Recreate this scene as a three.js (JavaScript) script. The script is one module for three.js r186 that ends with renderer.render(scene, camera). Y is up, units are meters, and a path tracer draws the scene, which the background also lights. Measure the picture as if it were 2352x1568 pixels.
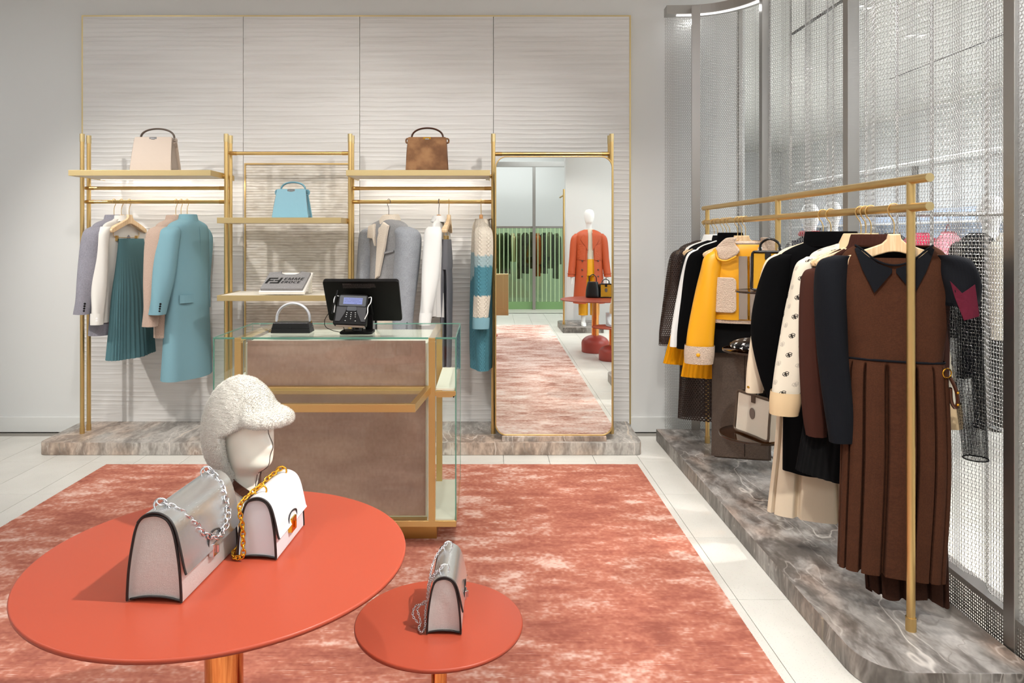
import * as THREE from 'three';
import { RoundedBoxGeometry } from 'three/addons/geometries/RoundedBoxGeometry.js';
import { mergeGeometries, mergeVertices } from 'three/addons/utils/BufferGeometryUtils.js';
import { TessellateModifier } from 'three/addons/modifiers/TessellateModifier.js';
import { MarchingCubes } from 'three/addons/objects/MarchingCubes.js';
import { RectAreaLightUniformsLib } from 'three/addons/lights/RectAreaLightUniformsLib.js';

// ---------------------------------------------------------------- camera, exposure, lights
// World: x right, y up, the back wall lies towards -z. "d" below is the distance from the camera plane (z = -d).
const EYE = 1.4, F = 1640, CX = 1115, CY = 547;
const scene = new THREE.Scene();
scene.background = new THREE.Color(0x000000);
const camera = new THREE.PerspectiveCamera(2 * Math.atan(784 / F) * 180 / Math.PI, 1.5, 0.05, 60);
camera.position.set(0, EYE, 0);
camera.setViewOffset(2352, 1568, 1176 - CX, 784 - CY, 2352, 1568);
const renderer = new THREE.WebGLRenderer();
renderer.toneMapping = THREE.LinearToneMapping;
renderer.toneMappingExposure = 0.43;
renderer.shadowMap.enabled = true;
RectAreaLightUniformsLib.init();
const CEIL = 3.45;
const WARM = 0xfffaf4, COOL = 0xf6faff;
// added ceiling fill panels for soft light: [x, d, width, depth, strength]
const FILL_PANELS = [[-1.6, 1.0, 1.8, 0.9, 8], [0.3, 1.9, 1.4, 0.9, 9], [-3.2, 2.9, 1.2, 0.9, 13], [0.4, -0.8, 1.8, 0.9, 10], [-1.4, -3, 1.8, 0.9, 20], [1.2, -3.6, 1.6, 0.9, 24], [0.2, -5.5, 2.4, 0.7, 13],
  [4.8, 3.0, 2.4, 1.4, 36], [6.1, 5.6, 1.4, 2.0, 40], [4.6, -1.4, 2.4, 1.4, 24], [2.75, 11, 1.4, 3, 36]];
// unseen recessed spots, placed to light the racks, tables and floor: [x, d, target x, target y, target d, candela, cone degrees]
const UNSEEN_SPOTS = [
  [-3.9, 2.6, -2.0, 0.5, 5.0, 60, 26], [-1.2, 2.2, -1.35, 1.0, 5.1, 26, 36], [1.0, 2.6, -0.4, 0.9, 5.0, 34, 32], [1.5, 1.25, -0.6, 0.65, 1.65, 120, 17],
  [-1.9, 0.7, -1.1, 0.3, 2.6, 22, 40], [0.2, 2.6, 0.2, 0, 3.2, 30, 40], [1.9, 1.6, 1.35, 0.6, 2.3, 22, 40], [0.6, 3.4, 1.45, 0.8, 4.3, 26, 36],
  [0.3, 0.8, 1.45, 0.9, 2.7, 60, 28], [0.9, 0.1, 1.4, 1.1, -1.5, 46, 34], [0.2, -0.8, 0.2, 0, -0.6, 24, 42], [-1.8, -2.2, -1.8, 0, -2.4, 24, 42], [2.3, 3.2, 1.4, 0, 2.8, 110, 22], [2.45, 4.4, 1.5, 0, 3.9, 80, 20], [2.1, 2.0, 1.4, 0, 1.9, 55, 22]];

// ---------------------------------------------------------------- helpers
let seed = 7;
const rnd = () => { seed = (seed + 0x6d2b79f5) | 0; let t = Math.imul(seed ^ (seed >>> 15), 1 | seed); t = (t + Math.imul(t ^ (t >>> 7), 61 | t)) ^ t; return ((t ^ (t >>> 14)) >>> 0) / 4294967296; };
const rr = (a, b) => a + (b - a) * rnd();
const V3 = (x, y, z) => new THREE.Vector3(x, y, z);
const at = (px, py, d) => V3((px - CX) * d / F, EYE - (py - CY) * d / F, -d);   // photo measurement at a known distance -> metres
const X = (px, d) => (px - CX) * d / F, Y = (py, d) => EYE - (py - CY) * d / F;
const RAD = Math.PI / 180, clamp = THREE.MathUtils.clamp, lerp = THREE.MathUtils.lerp, sstep = THREE.MathUtils.smoothstep;
const used = new Map();
function numbered(n) { const k = used.get(n) || 0; used.set(n, k + 1); return k ? n + '_' + String(k).padStart(3, '0') : n; }
function thing(name, label, category, [x, y, z] = [0, 0, 0], turn = 0, group) {
  const o = new THREE.Group(); o.name = numbered(name); scene.add(o); o.position.set(x, y, z); o.rotation.y = turn;
  o.userData = { label, category }; if (group) o.userData.group = group;
  return o;
}
const asGeo = (g) => { if (!Array.isArray(g)) return g; g = g.map((q) => { q = q.index ? q.toNonIndexed() : q; for (const k of Object.keys(q.attributes)) if (!['position', 'normal', 'uv'].includes(k)) q.deleteAttribute(k); if (!q.attributes.uv) q.setAttribute('uv', new THREE.BufferAttribute(new Float32Array(q.attributes.position.count * 2), 2)); return q; }); return g.length > 1 ? mergeGeometries(g) : g[0]; };
function obj(name, g, m, parent, label) {
  const o = new THREE.Mesh(asGeo(g), m); o.name = name; o.castShadow = o.receiveShadow = true;
  if (label) o.userData.label = label;
  parent.add(o); return o;
}
function structGroup(name) { const g = new THREE.Group(); g.name = name; g.userData.kind = 'structure'; scene.add(g); return g; }
function struct(name, g, m) { const o = obj(name, g, m, scene); o.userData.kind = 'structure'; return o; }
// uv in metres, by the axis a face looks along
function metreUV(g) {
  if (g.index) g = g.toNonIndexed();
  g.computeVertexNormals && !g.attributes.normal && g.computeVertexNormals();
  const p = g.attributes.position, n = p.count, uv = new Float32Array(n * 2), a = V3(), b = V3(), c = V3();
  for (let i = 0; i < n; i += 3) {
    a.fromBufferAttribute(p, i); b.fromBufferAttribute(p, i + 1); c.fromBufferAttribute(p, i + 2);
    const nn = b.clone().sub(a).cross(c.clone().sub(a)), ax = Math.abs(nn.x), ay = Math.abs(nn.y), az = Math.abs(nn.z);
    [a, b, c].forEach((q, k) => { const [u, v] = ay >= ax && ay >= az ? [q.x, q.z] : ax > az ? [q.z, q.y] : [q.x, q.y]; uv[(i + k) * 2] = u; uv[(i + k) * 2 + 1] = v; });
  }
  g.setAttribute('uv', new THREE.BufferAttribute(uv, 2)); return g;
}
function box(w, h, d, x = 0, y = 0, z = 0, r = 0.002) {
  r = Math.min(r, w / 2.1, h / 2.1, d / 2.1);
  const g = r > 0 ? new RoundedBoxGeometry(w, h, d, r > 0.006 ? 3 : 1, r) : new THREE.BoxGeometry(w, h, d);
  g.translate(x, y, z); return metreUV(g);
}
const boxB = (x0, x1, y0, y1, z0, z1, r) => box(Math.abs(x1 - x0), Math.abs(y1 - y0), Math.abs(z1 - z0), (x0 + x1) / 2, (y0 + y1) / 2, (z0 + z1) / 2, r);
function rod(a, b, r, seg = 20, r2 = r) {
  const d = b.clone().sub(a), g = new THREE.CylinderGeometry(r2, r, d.length(), seg);
  g.applyQuaternion(new THREE.Quaternion().setFromUnitVectors(V3(0, 1, 0), d.normalize())); g.translate((a.x + b.x) / 2, (a.y + b.y) / 2, (a.z + b.z) / 2); return g;
}
const curve = (pts, closed = false) => new THREE.CatmullRomCurve3(pts.map((p) => Array.isArray(p) ? V3(...p) : p), closed);
const tube = (pts, r, n = 32, seg = 8, closed = false) => new THREE.TubeGeometry(curve(pts, closed), n, r, seg, closed);
const lathe = (pts, seg = 48) => new THREE.LatheGeometry(pts.map((p) => new THREE.Vector2(p[0], p[1])), seg);
const shapeOf = (pts) => new THREE.Shape(pts.map((p) => new THREE.Vector2(p[0], p[1])));
function roundRect(w, h, r, x = 0, y = 0) {
  const s = new THREE.Shape(), a = x - w / 2, b = y - h / 2;
  s.moveTo(a + r, b); s.lineTo(a + w - r, b); s.absarc(a + w - r, b + r, r, -Math.PI / 2, 0); s.lineTo(a + w, b + h - r); s.absarc(a + w - r, b + h - r, r, 0, Math.PI / 2);
  s.lineTo(a + r, b + h); s.absarc(a + r, b + h - r, r, Math.PI / 2, Math.PI); s.lineTo(a, b + r); s.absarc(a + r, b + r, r, Math.PI, 1.5 * Math.PI); return s;
}
const extr = (shape, depth, bevel = 0, seg = 12) => new THREE.ExtrudeGeometry(shape, { depth, bevelEnabled: bevel > 0, bevelSize: bevel, bevelThickness: bevel, bevelOffset: -bevel, bevelSegments: 2, curveSegments: seg });
function warp(g, fn) { const p = g.attributes.position, v = V3(); for (let i = 0; i < p.count; i++) { v.fromBufferAttribute(p, i); fn(v); p.setXYZ(i, v.x, v.y, v.z); } g.computeVertexNormals(); return g; }
const spline = (xs, t) => { const n = xs.length - 1, f = clamp(t, 0, 1) * n, i = Math.min(n - 1, Math.floor(f)), u = f - i, p1 = xs[i], p2 = xs[i + 1], p0 = i ? xs[i - 1] : 2 * p1 - p2, p3 = i + 2 <= n ? xs[i + 2] : 2 * p2 - p1; return 0.5 * (2 * p1 + (p2 - p0) * u + (2 * p0 - 5 * p1 + 4 * p2 - p3) * u * u + (3 * p1 - p0 - 3 * p2 + p3) * u * u * u); };
// A skin over rings [x, y, z, half width, half depth]; fold(angle, t) pushes it in and out (metres)
function loft(rows, o = {}) {
  const seg = o.seg || 48, sub = o.sub || (rows.length - 1) * 4, n = o.n || 2, pos = [], uv = [], col = [], idx = [], R = [];
  const per = Math.max(...rows.map((r) => Math.PI * (r[3] + r[4])));
  let len = 0, last = null;
  for (let j = 0; j <= sub; j++) {
    const t = j / sub, r = [0, 1, 2, 3, 4].map((k) => spline(rows.map((q) => q[k]), t)); r[3] = Math.max(r[3], 1e-4); r[4] = Math.max(r[4], 1e-4);
    R.push(r); if (last) len += Math.hypot(r[0] - last[0], r[1] - last[1], r[2] - last[2], (r[3] - last[3])); last = r;
    for (let i = 0; i <= seg; i++) {
      const th = (i === seg ? 0 : i) / seg * Math.PI * 2 + (o.start || 0), c = Math.cos(th), s = Math.sin(th), e = 2 / n;
      let x = r[3] * Math.sign(c) * Math.abs(c) ** e, z = r[4] * Math.sign(s) * Math.abs(s) ** e;
      const f = o.fold ? o.fold(th, t, r) : 0; if (f) { const nx = c / Math.max(r[3], 0.01), nz = s / Math.max(r[4], 0.01), l = Math.hypot(nx, nz) || 1; x += f * nx / l; z += f * nz / l; }
      let y = r[1] + (o.lift ? o.lift(th, t, x, z) : 0);
      pos.push(r[0] + x, y, r[2] + z); uv.push(i / seg * per, -len);
      if (o.color) col.push(...o.color(th, t, y, r[0] + x, r[2] + z));
    }
  }
  const W = seg + 1;
  for (let j = 0; j < sub; j++) for (let i = 0; i < seg; i++) { const a = j * W + i, b = a + 1, c = a + W, d = c + 1; idx.push(a, b, c, b, d, c); }
  const cap = (j, flip) => { const r = R[j], k = pos.length / 3; let y = 0; for (let i = 0; i < seg; i++) y += pos[(j * W + i) * 3 + 1] / seg; pos.push(r[0], y, r[2]); uv.push(0, -len * j / sub); if (o.color) { const q = (j * W) * 3; col.push(col[q], col[q + 1], col[q + 2]); } for (let i = 0; i < seg; i++) flip ? idx.push(k, j * W + i + 1, j * W + i) : idx.push(k, j * W + i, j * W + i + 1); };
  if (o.capA) cap(0, true); if (o.capB) cap(sub, false);
  // rings run top to bottom: turn faces outwards
  const down = R[0][1] > R[sub][1]; if (!down) for (let i = 0; i < idx.length; i += 3) { const t = idx[i]; idx[i] = idx[i + 1]; idx[i + 1] = t; }
  const g = new THREE.BufferGeometry();
  g.setAttribute('position', new THREE.Float32BufferAttribute(pos, 3)); g.setAttribute('uv', new THREE.Float32BufferAttribute(uv, 2)); if (o.color) g.setAttribute('color', new THREE.Float32BufferAttribute(col, 3));
  g.setIndex(idx); g.computeVertexNormals();
  const nn = g.attributes.normal; for (let j = 0; j <= sub; j++) { const a = j * W, b = a + seg, v = V3(nn.getX(a) + nn.getX(b), nn.getY(a) + nn.getY(b), nn.getZ(a) + nn.getZ(b)).normalize(); nn.setXYZ(a, v.x, v.y, v.z); nn.setXYZ(b, v.x, v.y, v.z); }
  g.rows = R; return g;
}
// half width, half depth and centre of a loft at height y
function ringAt(R, y) { let j = 0; const dn = R[0][1] > R[R.length - 1][1]; while (j < R.length - 2 && (dn ? R[j + 1][1] > y : R[j + 1][1] < y)) j++; const a = R[j], b = R[j + 1], u = clamp((y - a[1]) / ((b[1] - a[1]) || 1e-6), 0, 1); return a.map((q, k) => lerp(q, b[k], u)); }
// a flat shape (x, y) laid on the front (side 1) or back (side -1) of a loft, with its own thickness
const tess = new TessellateModifier(0.03, 5);
function patch(R, pts, o = {}) {
  const side = o.side || 1, n = o.n || 2, th = o.thick || 0.004, off = o.off ?? 0.004;
  let g = extr(pts instanceof THREE.Shape ? pts : shapeOf(pts), th, o.bevel ?? Math.min(0.0015, th / 3), 8); g = tess.modify(g);
  warp(g, (v) => { const r = ringAt(R, v.y), q = clamp(Math.abs((v.x - r[0]) / r[3]), 0, 1), z = r[4] * (1 - q ** n) ** (1 / n); v.z = r[2] + side * (z + off + v.z); });
  g = mergeVertices(g, 1e-5); g.computeVertexNormals(); return metreUV(g);
}
// closed surface of a distance function inside a box
function sdf(fn, lo, hi, res) {
  const mc = new MarchingCubes(res, new THREE.MeshStandardMaterial(), false, false, 400000); mc.isolation = 0;
  const s = hi.clone().sub(lo);
  for (let k = 0; k < res; k++) for (let j = 0; j < res; j++) for (let i = 0; i < res; i++) mc.field[i + j * res + k * res * res] = -fn(lo.x + s.x * (i / res), lo.y + s.y * (j / res), lo.z + s.z * (k / res));
  mc.update();
  const n = mc.count, p = new Float32Array(n * 3), g = new THREE.BufferGeometry();
  for (let i = 0; i < n; i++) { p[i * 3] = lo.x + s.x * (mc.positionArray[i * 3] + 1) / 2; p[i * 3 + 1] = lo.y + s.y * (mc.positionArray[i * 3 + 1] + 1) / 2; p[i * 3 + 2] = lo.z + s.z * (mc.positionArray[i * 3 + 2] + 1) / 2; }
  g.setAttribute('position', new THREE.BufferAttribute(p, 3)); const m = mergeVertices(g, 1e-5); m.computeVertexNormals(); m.setAttribute('uv', new THREE.Float32BufferAttribute(Array.from({ length: m.attributes.position.count * 2 }, (_, i) => m.attributes.position.array[(i >> 1) * 3 + (i & 1)]), 2)); return m;
}
const smin = (a, b, k) => { const h = Math.max(k - Math.abs(a - b), 0) / k; return Math.min(a, b) - h * h * k * 0.25; };

// ---------------------------------------------------------------- textures
const hash = (x, y, s) => { let h = Math.imul(x, 374761393) ^ Math.imul(y, 668265263) ^ Math.imul(s, 1274126177); h = Math.imul(h ^ (h >>> 13), 1274126177); return ((h ^ (h >>> 16)) >>> 0) / 4294967296; };
function vn(x, y, px, py, s) { const x0 = Math.floor(x), y0 = Math.floor(y), fx = x - x0, fy = y - y0, u = fx * fx * (3 - 2 * fx), v = fy * fy * (3 - 2 * fy), m = (a, p) => ((a % p) + p) % p, a = m(x0, px), b = m(x0 + 1, px), c = m(y0, py), d = m(y0 + 1, py); return lerp(lerp(hash(a, c, s), hash(b, c, s), u), lerp(hash(a, d, s), hash(b, d, s), u), v); }
function fbm(u, v, fx, fy, oct = 4, s = 1, g = 0.5) { let a = 1, t = 0, w = 0; for (let i = 0; i < oct; i++) { t += a * vn(u * fx, v * fy, fx, fy, s + i); w += a; a *= g; fx *= 2; fy *= 2; } return t / w; }
function tex(w, h, fn, { srgb = false, size = [1, 1] } = {}) {
  const data = new Uint8Array(w * h * 4);
  for (let y = 0; y < h; y++) for (let x = 0; x < w; x++) { const c = fn((x + 0.5) / w, (y + 0.5) / h, x, y), i = (y * w + x) * 4; if (typeof c === 'number') { data[i] = data[i + 1] = data[i + 2] = clamp(c, 0, 1) * 255; } else { data[i] = clamp(c[0], 0, 1) * 255; data[i + 1] = clamp(c[1], 0, 1) * 255; data[i + 2] = clamp(c[2], 0, 1) * 255; } data[i + 3] = 255; }
  const t = new THREE.DataTexture(data, w, h); t.magFilter = THREE.LinearFilter; t.minFilter = THREE.LinearFilter; t.wrapS = t.wrapT = THREE.RepeatWrapping; if (srgb) t.colorSpace = THREE.SRGBColorSpace; t.repeat.set(1 / size[0], 1 / size[1]); t.needsUpdate = true; return t;
}
const resized = (t, w, h) => { const c = t.clone(); c.repeat.set(1 / w, 1 / h); c.needsUpdate = true; return c; };
const mix3 = (a, b, t) => [lerp(a[0], b[0], t), lerp(a[1], b[1], t), lerp(a[2], b[2], t)];
const hex3 = (h) => [(h >> 16 & 255) / 255, (h >> 8 & 255) / 255, (h & 255) / 255];

const T = {};
// combed plaster: soft irregular horizontal ridges
T.comb = tex(512, 1024, (u, v) => { const w = v + 0.012 * (fbm(u, v, 3, 6, 3, 11) - 0.5) + 0.003 * fbm(u, v, 12, 12, 2, 5), a = Math.sin(w * Math.PI * 2 * 46) * 0.5 + 0.5, k = fbm(u, v, 4, 40, 3, 21); return clamp(a ** 2.5 * sstep(k, 0.28, 0.62) * 0.75 + 0.25 * fbm(u, v, 5, 120, 2, 31), 0, 1); }, { size: [1.5, 1.5] });
T.combColor = tex(256, 512, (u, v) => { const k = fbm(u, v, 3, 60, 3, 41); return mix3([0.825, 0.815, 0.80], [0.885, 0.88, 0.87], k); }, { srgb: true, size: [1.5, 1.5] });
// woven raffia strips
T.rafH = tex(512, 1024, (u, v) => { const w = v * 42 + 0.5 * (fbm(u, v, 3, 20, 3, 51) - 0.5), f = w - Math.floor(w), row = ((Math.floor(w) % 42) + 42) % 42; return clamp((1 - Math.abs(f * 2 - 1) ** 3) * (0.5 + 0.5 * fbm(u, (row + 0.5) / 42, 8, 42, 2, 61)) , 0, 1); }, { size: [0.8, 0.8] });
T.rafC = tex(1024, 1024, (u, v) => { const w = v * 42 + 0.5 * (fbm(u, v, 3, 20, 3, 51) - 0.5), f = w - Math.floor(w), row = ((Math.floor(w) % 42) + 42) % 42, k = fbm(u, row / 42 + 0.01, 14, 42, 3, 71), e = sstep(Math.abs(f * 2 - 1), 0.65, 1), dark = sstep(fbm(u, v, 10, 84, 3, 81), 0.6, 0.78); return mix3(mix3(mix3([0.78, 0.745, 0.69], [0.93, 0.915, 0.89], k), [0.58, 0.53, 0.47], e * 0.55), [0.64, 0.60, 0.56], dark * 0.5); }, { srgb: true, size: [0.8, 0.8] });
function marble(s, base, dark, vein, warmv) {
  return tex(1024, 1024, (u, v) => {
    const wu = u + 0.09 * (fbm(u, v, 4, 3, 4, s + 1) - 0.5) + 0.015 * (fbm(u, v, 24, 18, 3, s + 5) - 0.5), wv = v + 0.2 * (fbm(u, v, 3, 3, 4, s + 9) - 0.5);
    const cl = fbm(wu, wv, 9, 4, 6, s + 20, 0.68), gr = fbm(wu, wv, 40, 14, 4, s + 33, 0.7), fine = fbm(u, v, 160, 110, 2, s + 35);
    const ridge = (fx, fy, q, e) => { const k = Math.abs(fbm(wu, wv, fx, fy, 4, q) - 0.5) * 2; return 1 - sstep(k, 0, e); };
    const mask = sstep(fbm(u, v, 3, 3, 2, s + 71), 0.36, 0.62);
    const v1 = ridge(4, 1, s + 40, 0.022) * mask, v2 = ridge(6, 2, s + 50, 0.022) * (1 - mask * 0.5), v3 = ridge(12, 4, s + 60, 0.03), v4 = ridge(9, 7, s + 65, 0.02);
    let c = mix3(dark, base, sstep(cl * 0.6 + gr * 0.4, 0.36, 0.64)); const g = 0.86 + 0.28 * gr - 0.12 * fine; c = [c[0] * g, c[1] * g, c[2] * g];
    c = mix3(c, [c[0] * 1.06, c[1] * 0.95, c[2] * 0.88], sstep(fbm(wu, wv, 5, 3, 3, s + 90), 0.5, 0.7) * 0.8);
    c = mix3(c, warmv, v1 * 0.85); c = mix3(c, vein, v2 * 0.7); c = mix3(c, mix3(c, dark, 0.9), v4 * 0.5); return mix3(c, vein, v3 * 0.4);
  }, { srgb: true, size: [1.5, 1.5] });
}
T.marbleA = marble(100, hex3(0xb4afa8), hex3(0x8c867f), hex3(0xded6cd), hex3(0xdccbb6));
T.marbleB = marble(300, hex3(0x96918c), hex3(0x67605a), hex3(0xcfc8c0), hex3(0xd0bd98));
// silk pile: streaks across the rug
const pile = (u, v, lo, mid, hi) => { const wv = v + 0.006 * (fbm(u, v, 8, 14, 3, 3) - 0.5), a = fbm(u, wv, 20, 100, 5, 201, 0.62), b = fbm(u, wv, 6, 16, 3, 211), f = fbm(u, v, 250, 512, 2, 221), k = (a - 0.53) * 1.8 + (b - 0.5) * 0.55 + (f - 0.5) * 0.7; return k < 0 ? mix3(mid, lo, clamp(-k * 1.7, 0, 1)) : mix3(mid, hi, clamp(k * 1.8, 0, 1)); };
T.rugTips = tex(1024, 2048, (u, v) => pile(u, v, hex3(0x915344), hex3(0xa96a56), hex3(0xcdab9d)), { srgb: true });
T.rugSheenFlanks = tex(512, 1024, (u, v) => pile(u, v, hex3(0xb98a7b), hex3(0xe6cabf), hex3(0xf7ebe6)), { srgb: true });  // paler colours paint the sheen of the pile seen from the wall
T.tile = tex(512, 512, (u, v, x, y) => { const sp = hash(x, y, 5) > 0.992 ? -0.12 : hash(x >> 1, y >> 1, 9) > 0.985 ? -0.06 : 0, k = fbm(u, v, 6, 6, 4, 77) * 0.05; return [0.81 + sp + k - 0.025, 0.80 + sp + k - 0.025, 0.77 + sp + k - 0.025]; }, { srgb: true, size: [0.8, 0.8] });
T.weave = tex(128, 128, (u, v, x, y) => { const a = Math.sin(u * Math.PI * 2 * 16), b = Math.sin(v * Math.PI * 2 * 16); return 0.5 + 0.25 * (a * (b > 0 ? 1 : 0.3)) + 0.25 * b * (a > 0 ? 0.3 : 1) + (hash(x, y, 3) - 0.5) * 0.2; }, { size: [0.03, 0.03] });
T.melange = tex(512, 512, (u, v, x, y) => { const k = 0.80 + 0.2 * fbm(u, v, 120, 60, 3, 15) + 0.12 * (hash(x, y, 4) - 0.5) + 0.08 * fbm(u, v, 5, 5, 3, 25) - 0.04; return [k, k, k]; }, { srgb: true, size: [0.25, 0.25] });
T.fur = tex(512, 512, (u, v) => fbm(u + 0.02 * fbm(u, v, 8, 8, 2, 7), v, 60, 40, 4, 35, 0.65), { size: [0.2, 0.2] });
T.knit = tex(256, 256, (u, v) => { const a = Math.abs(Math.sin(u * Math.PI * 16)), b = Math.abs(Math.sin((v * 16 + a * 0.5) * Math.PI)); return 0.25 + 0.5 * a + 0.25 * b; }, { size: [0.14, 0.14] });
T.cable = tex(256, 512, (u, v) => { const c = (u * 3) % 1, w = Math.sin(v * Math.PI * 2 * 8) * 0.18, l = Math.exp(-(((c - 0.5 - w) / 0.11) ** 2)) + Math.exp(-(((c - 0.5 + w) / 0.11) ** 2)), rib = 0.3 * Math.abs(Math.sin(u * Math.PI * 60)) * Math.abs(Math.sin(v * Math.PI * 80)); return clamp(0.7 * l + rib, 0, 1); }, { size: [0.16, 0.4] });
T.wood = tex(256, 512, (u, v) => { const g = fbm(u + 0.05 * fbm(u, v, 2, 3, 2, 1), v, 28, 3, 4, 55); return mix3(hex3(0xd6b58a), hex3(0xe3c9a2), sstep(g, 0.3, 0.7)); }, { srgb: true, size: [0.12, 0.3] });
T.suede = tex(512, 512, (u, v) => { const k = fbm(u, v, 4, 10, 5, 91) - 0.5, f = fbm(u, v, 100, 60, 2, 95) - 0.5; return [0.64 + k * 0.16 + f * 0.05, 0.50 + k * 0.16 + f * 0.05, 0.445 + k * 0.15 + f * 0.05]; }, { srgb: true, size: [0.9, 0.9] });
T.suedeBag = tex(256, 256, (u, v) => { const k = fbm(u, v, 4, 4, 5, 131); return mix3(hex3(0x634229), hex3(0x98704c), sstep(k, 0.25, 0.75)); }, { srgb: true, size: [0.4, 0.4] });
T.sparkle = tex(512, 512, (u, v, x, y) => hash(x, y, 8) * 0.6 + 0.4 * fbm(u, v, 20, 20, 3, 8), { size: [0.12, 0.12] });
T.brush = tex(64, 512, (u, v) => 0.5 + 0.5 * (fbm(u, v, 2, 256, 2, 65) - 0.5), { size: [0.2, 0.2] });
T.holes = tex(256, 256, (u, v) => { const a = (u * 16) % 1 - 0.5, b = (v * 16) % 1 - 0.5; return Math.hypot(a, b) < 0.3 ? 0 : 1; }, { size: [0.176, 0.176] });
T.crochet = tex(256, 256, (u, v) => { const r = Math.floor(v * 16), a = (u * 16 + (r % 2) * 0.5) % 1 - 0.5, b = (v * 16) % 1 - 0.5; return Math.hypot(a, b) < 0.27 ? 0 : 1; }, { size: [0.2, 0.2] });
T.perf = tex(256, 256, (u, v) => { const r = Math.floor(v * 20), a = (u * 20 + (r % 2) * 0.5) % 1 - 0.5, b = (v * 20) % 1 - 0.5; return Math.hypot(a, b) < 0.3 ? 0 : 1; });
T.sheer = tex(128, 128, (u, v) => { const a = Math.abs(Math.sin(u * Math.PI * 12)), b = Math.abs(Math.sin(v * Math.PI * 12)); return a < 0.5 || b < 0.5 ? 1 : 0; }, { size: [0.045, 0.045] });
function canvasTex(w, h, draw, size) { const c = document.createElement('canvas'); c.width = w; c.height = h; draw(c.getContext('2d'), w, h); const t = new THREE.CanvasTexture(c); t.colorSpace = THREE.SRGBColorSpace; t.wrapS = t.wrapT = THREE.RepeatWrapping; if (size) t.repeat.set(1 / size[0], 1 / size[1]); return t; }
T.bees = canvasTex(512, 512, (c, w) => { c.fillStyle = '#d9d0bd'; c.fillRect(0, 0, w, w); const bee = (x, y, col, s) => { c.save(); c.translate(x, y); c.rotate(0.5); c.scale(s, s); c.strokeStyle = col; c.fillStyle = col; c.lineWidth = 5; for (const q of [-1, 1]) { c.beginPath(); c.ellipse(q * 16, -10, 14, 8, q * 0.6, 0, 7); c.stroke(); c.beginPath(); c.ellipse(q * 13, 9, 10, 6, -q * 0.5, 0, 7); c.stroke(); } c.beginPath(); c.ellipse(0, 2, 7, 22, 0, 0, 7); c.fill(); c.restore(); }; for (let j = 0; j < 4; j++) for (let i = 0; i < 4; i++) { bee(i * 128 + 34, j * 128 + 34, '#2a2622', 0.72); bee(i * 128 + 98, j * 128 + 98, '#b3aa9b', 0.7); } }, [0.30, 0.30]);
T.stars = canvasTex(256, 256, (c, w) => { c.fillStyle = '#050506'; c.fillRect(0, 0, w, w); c.fillStyle = '#f2f2ee'; for (let j = 0; j < 4; j++) for (let i = 0; i < 4; i++) { c.save(); c.translate(i * 64 + (j % 2) * 32 + 16, j * 64 + 32); for (let k = 0; k < 4; k++) { c.rotate(Math.PI / 2); c.beginPath(); c.ellipse(6, 0, 8, 3.5, 0, 0, 7); c.fill(); } c.restore(); } }, [0.16, 0.16]);

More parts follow.
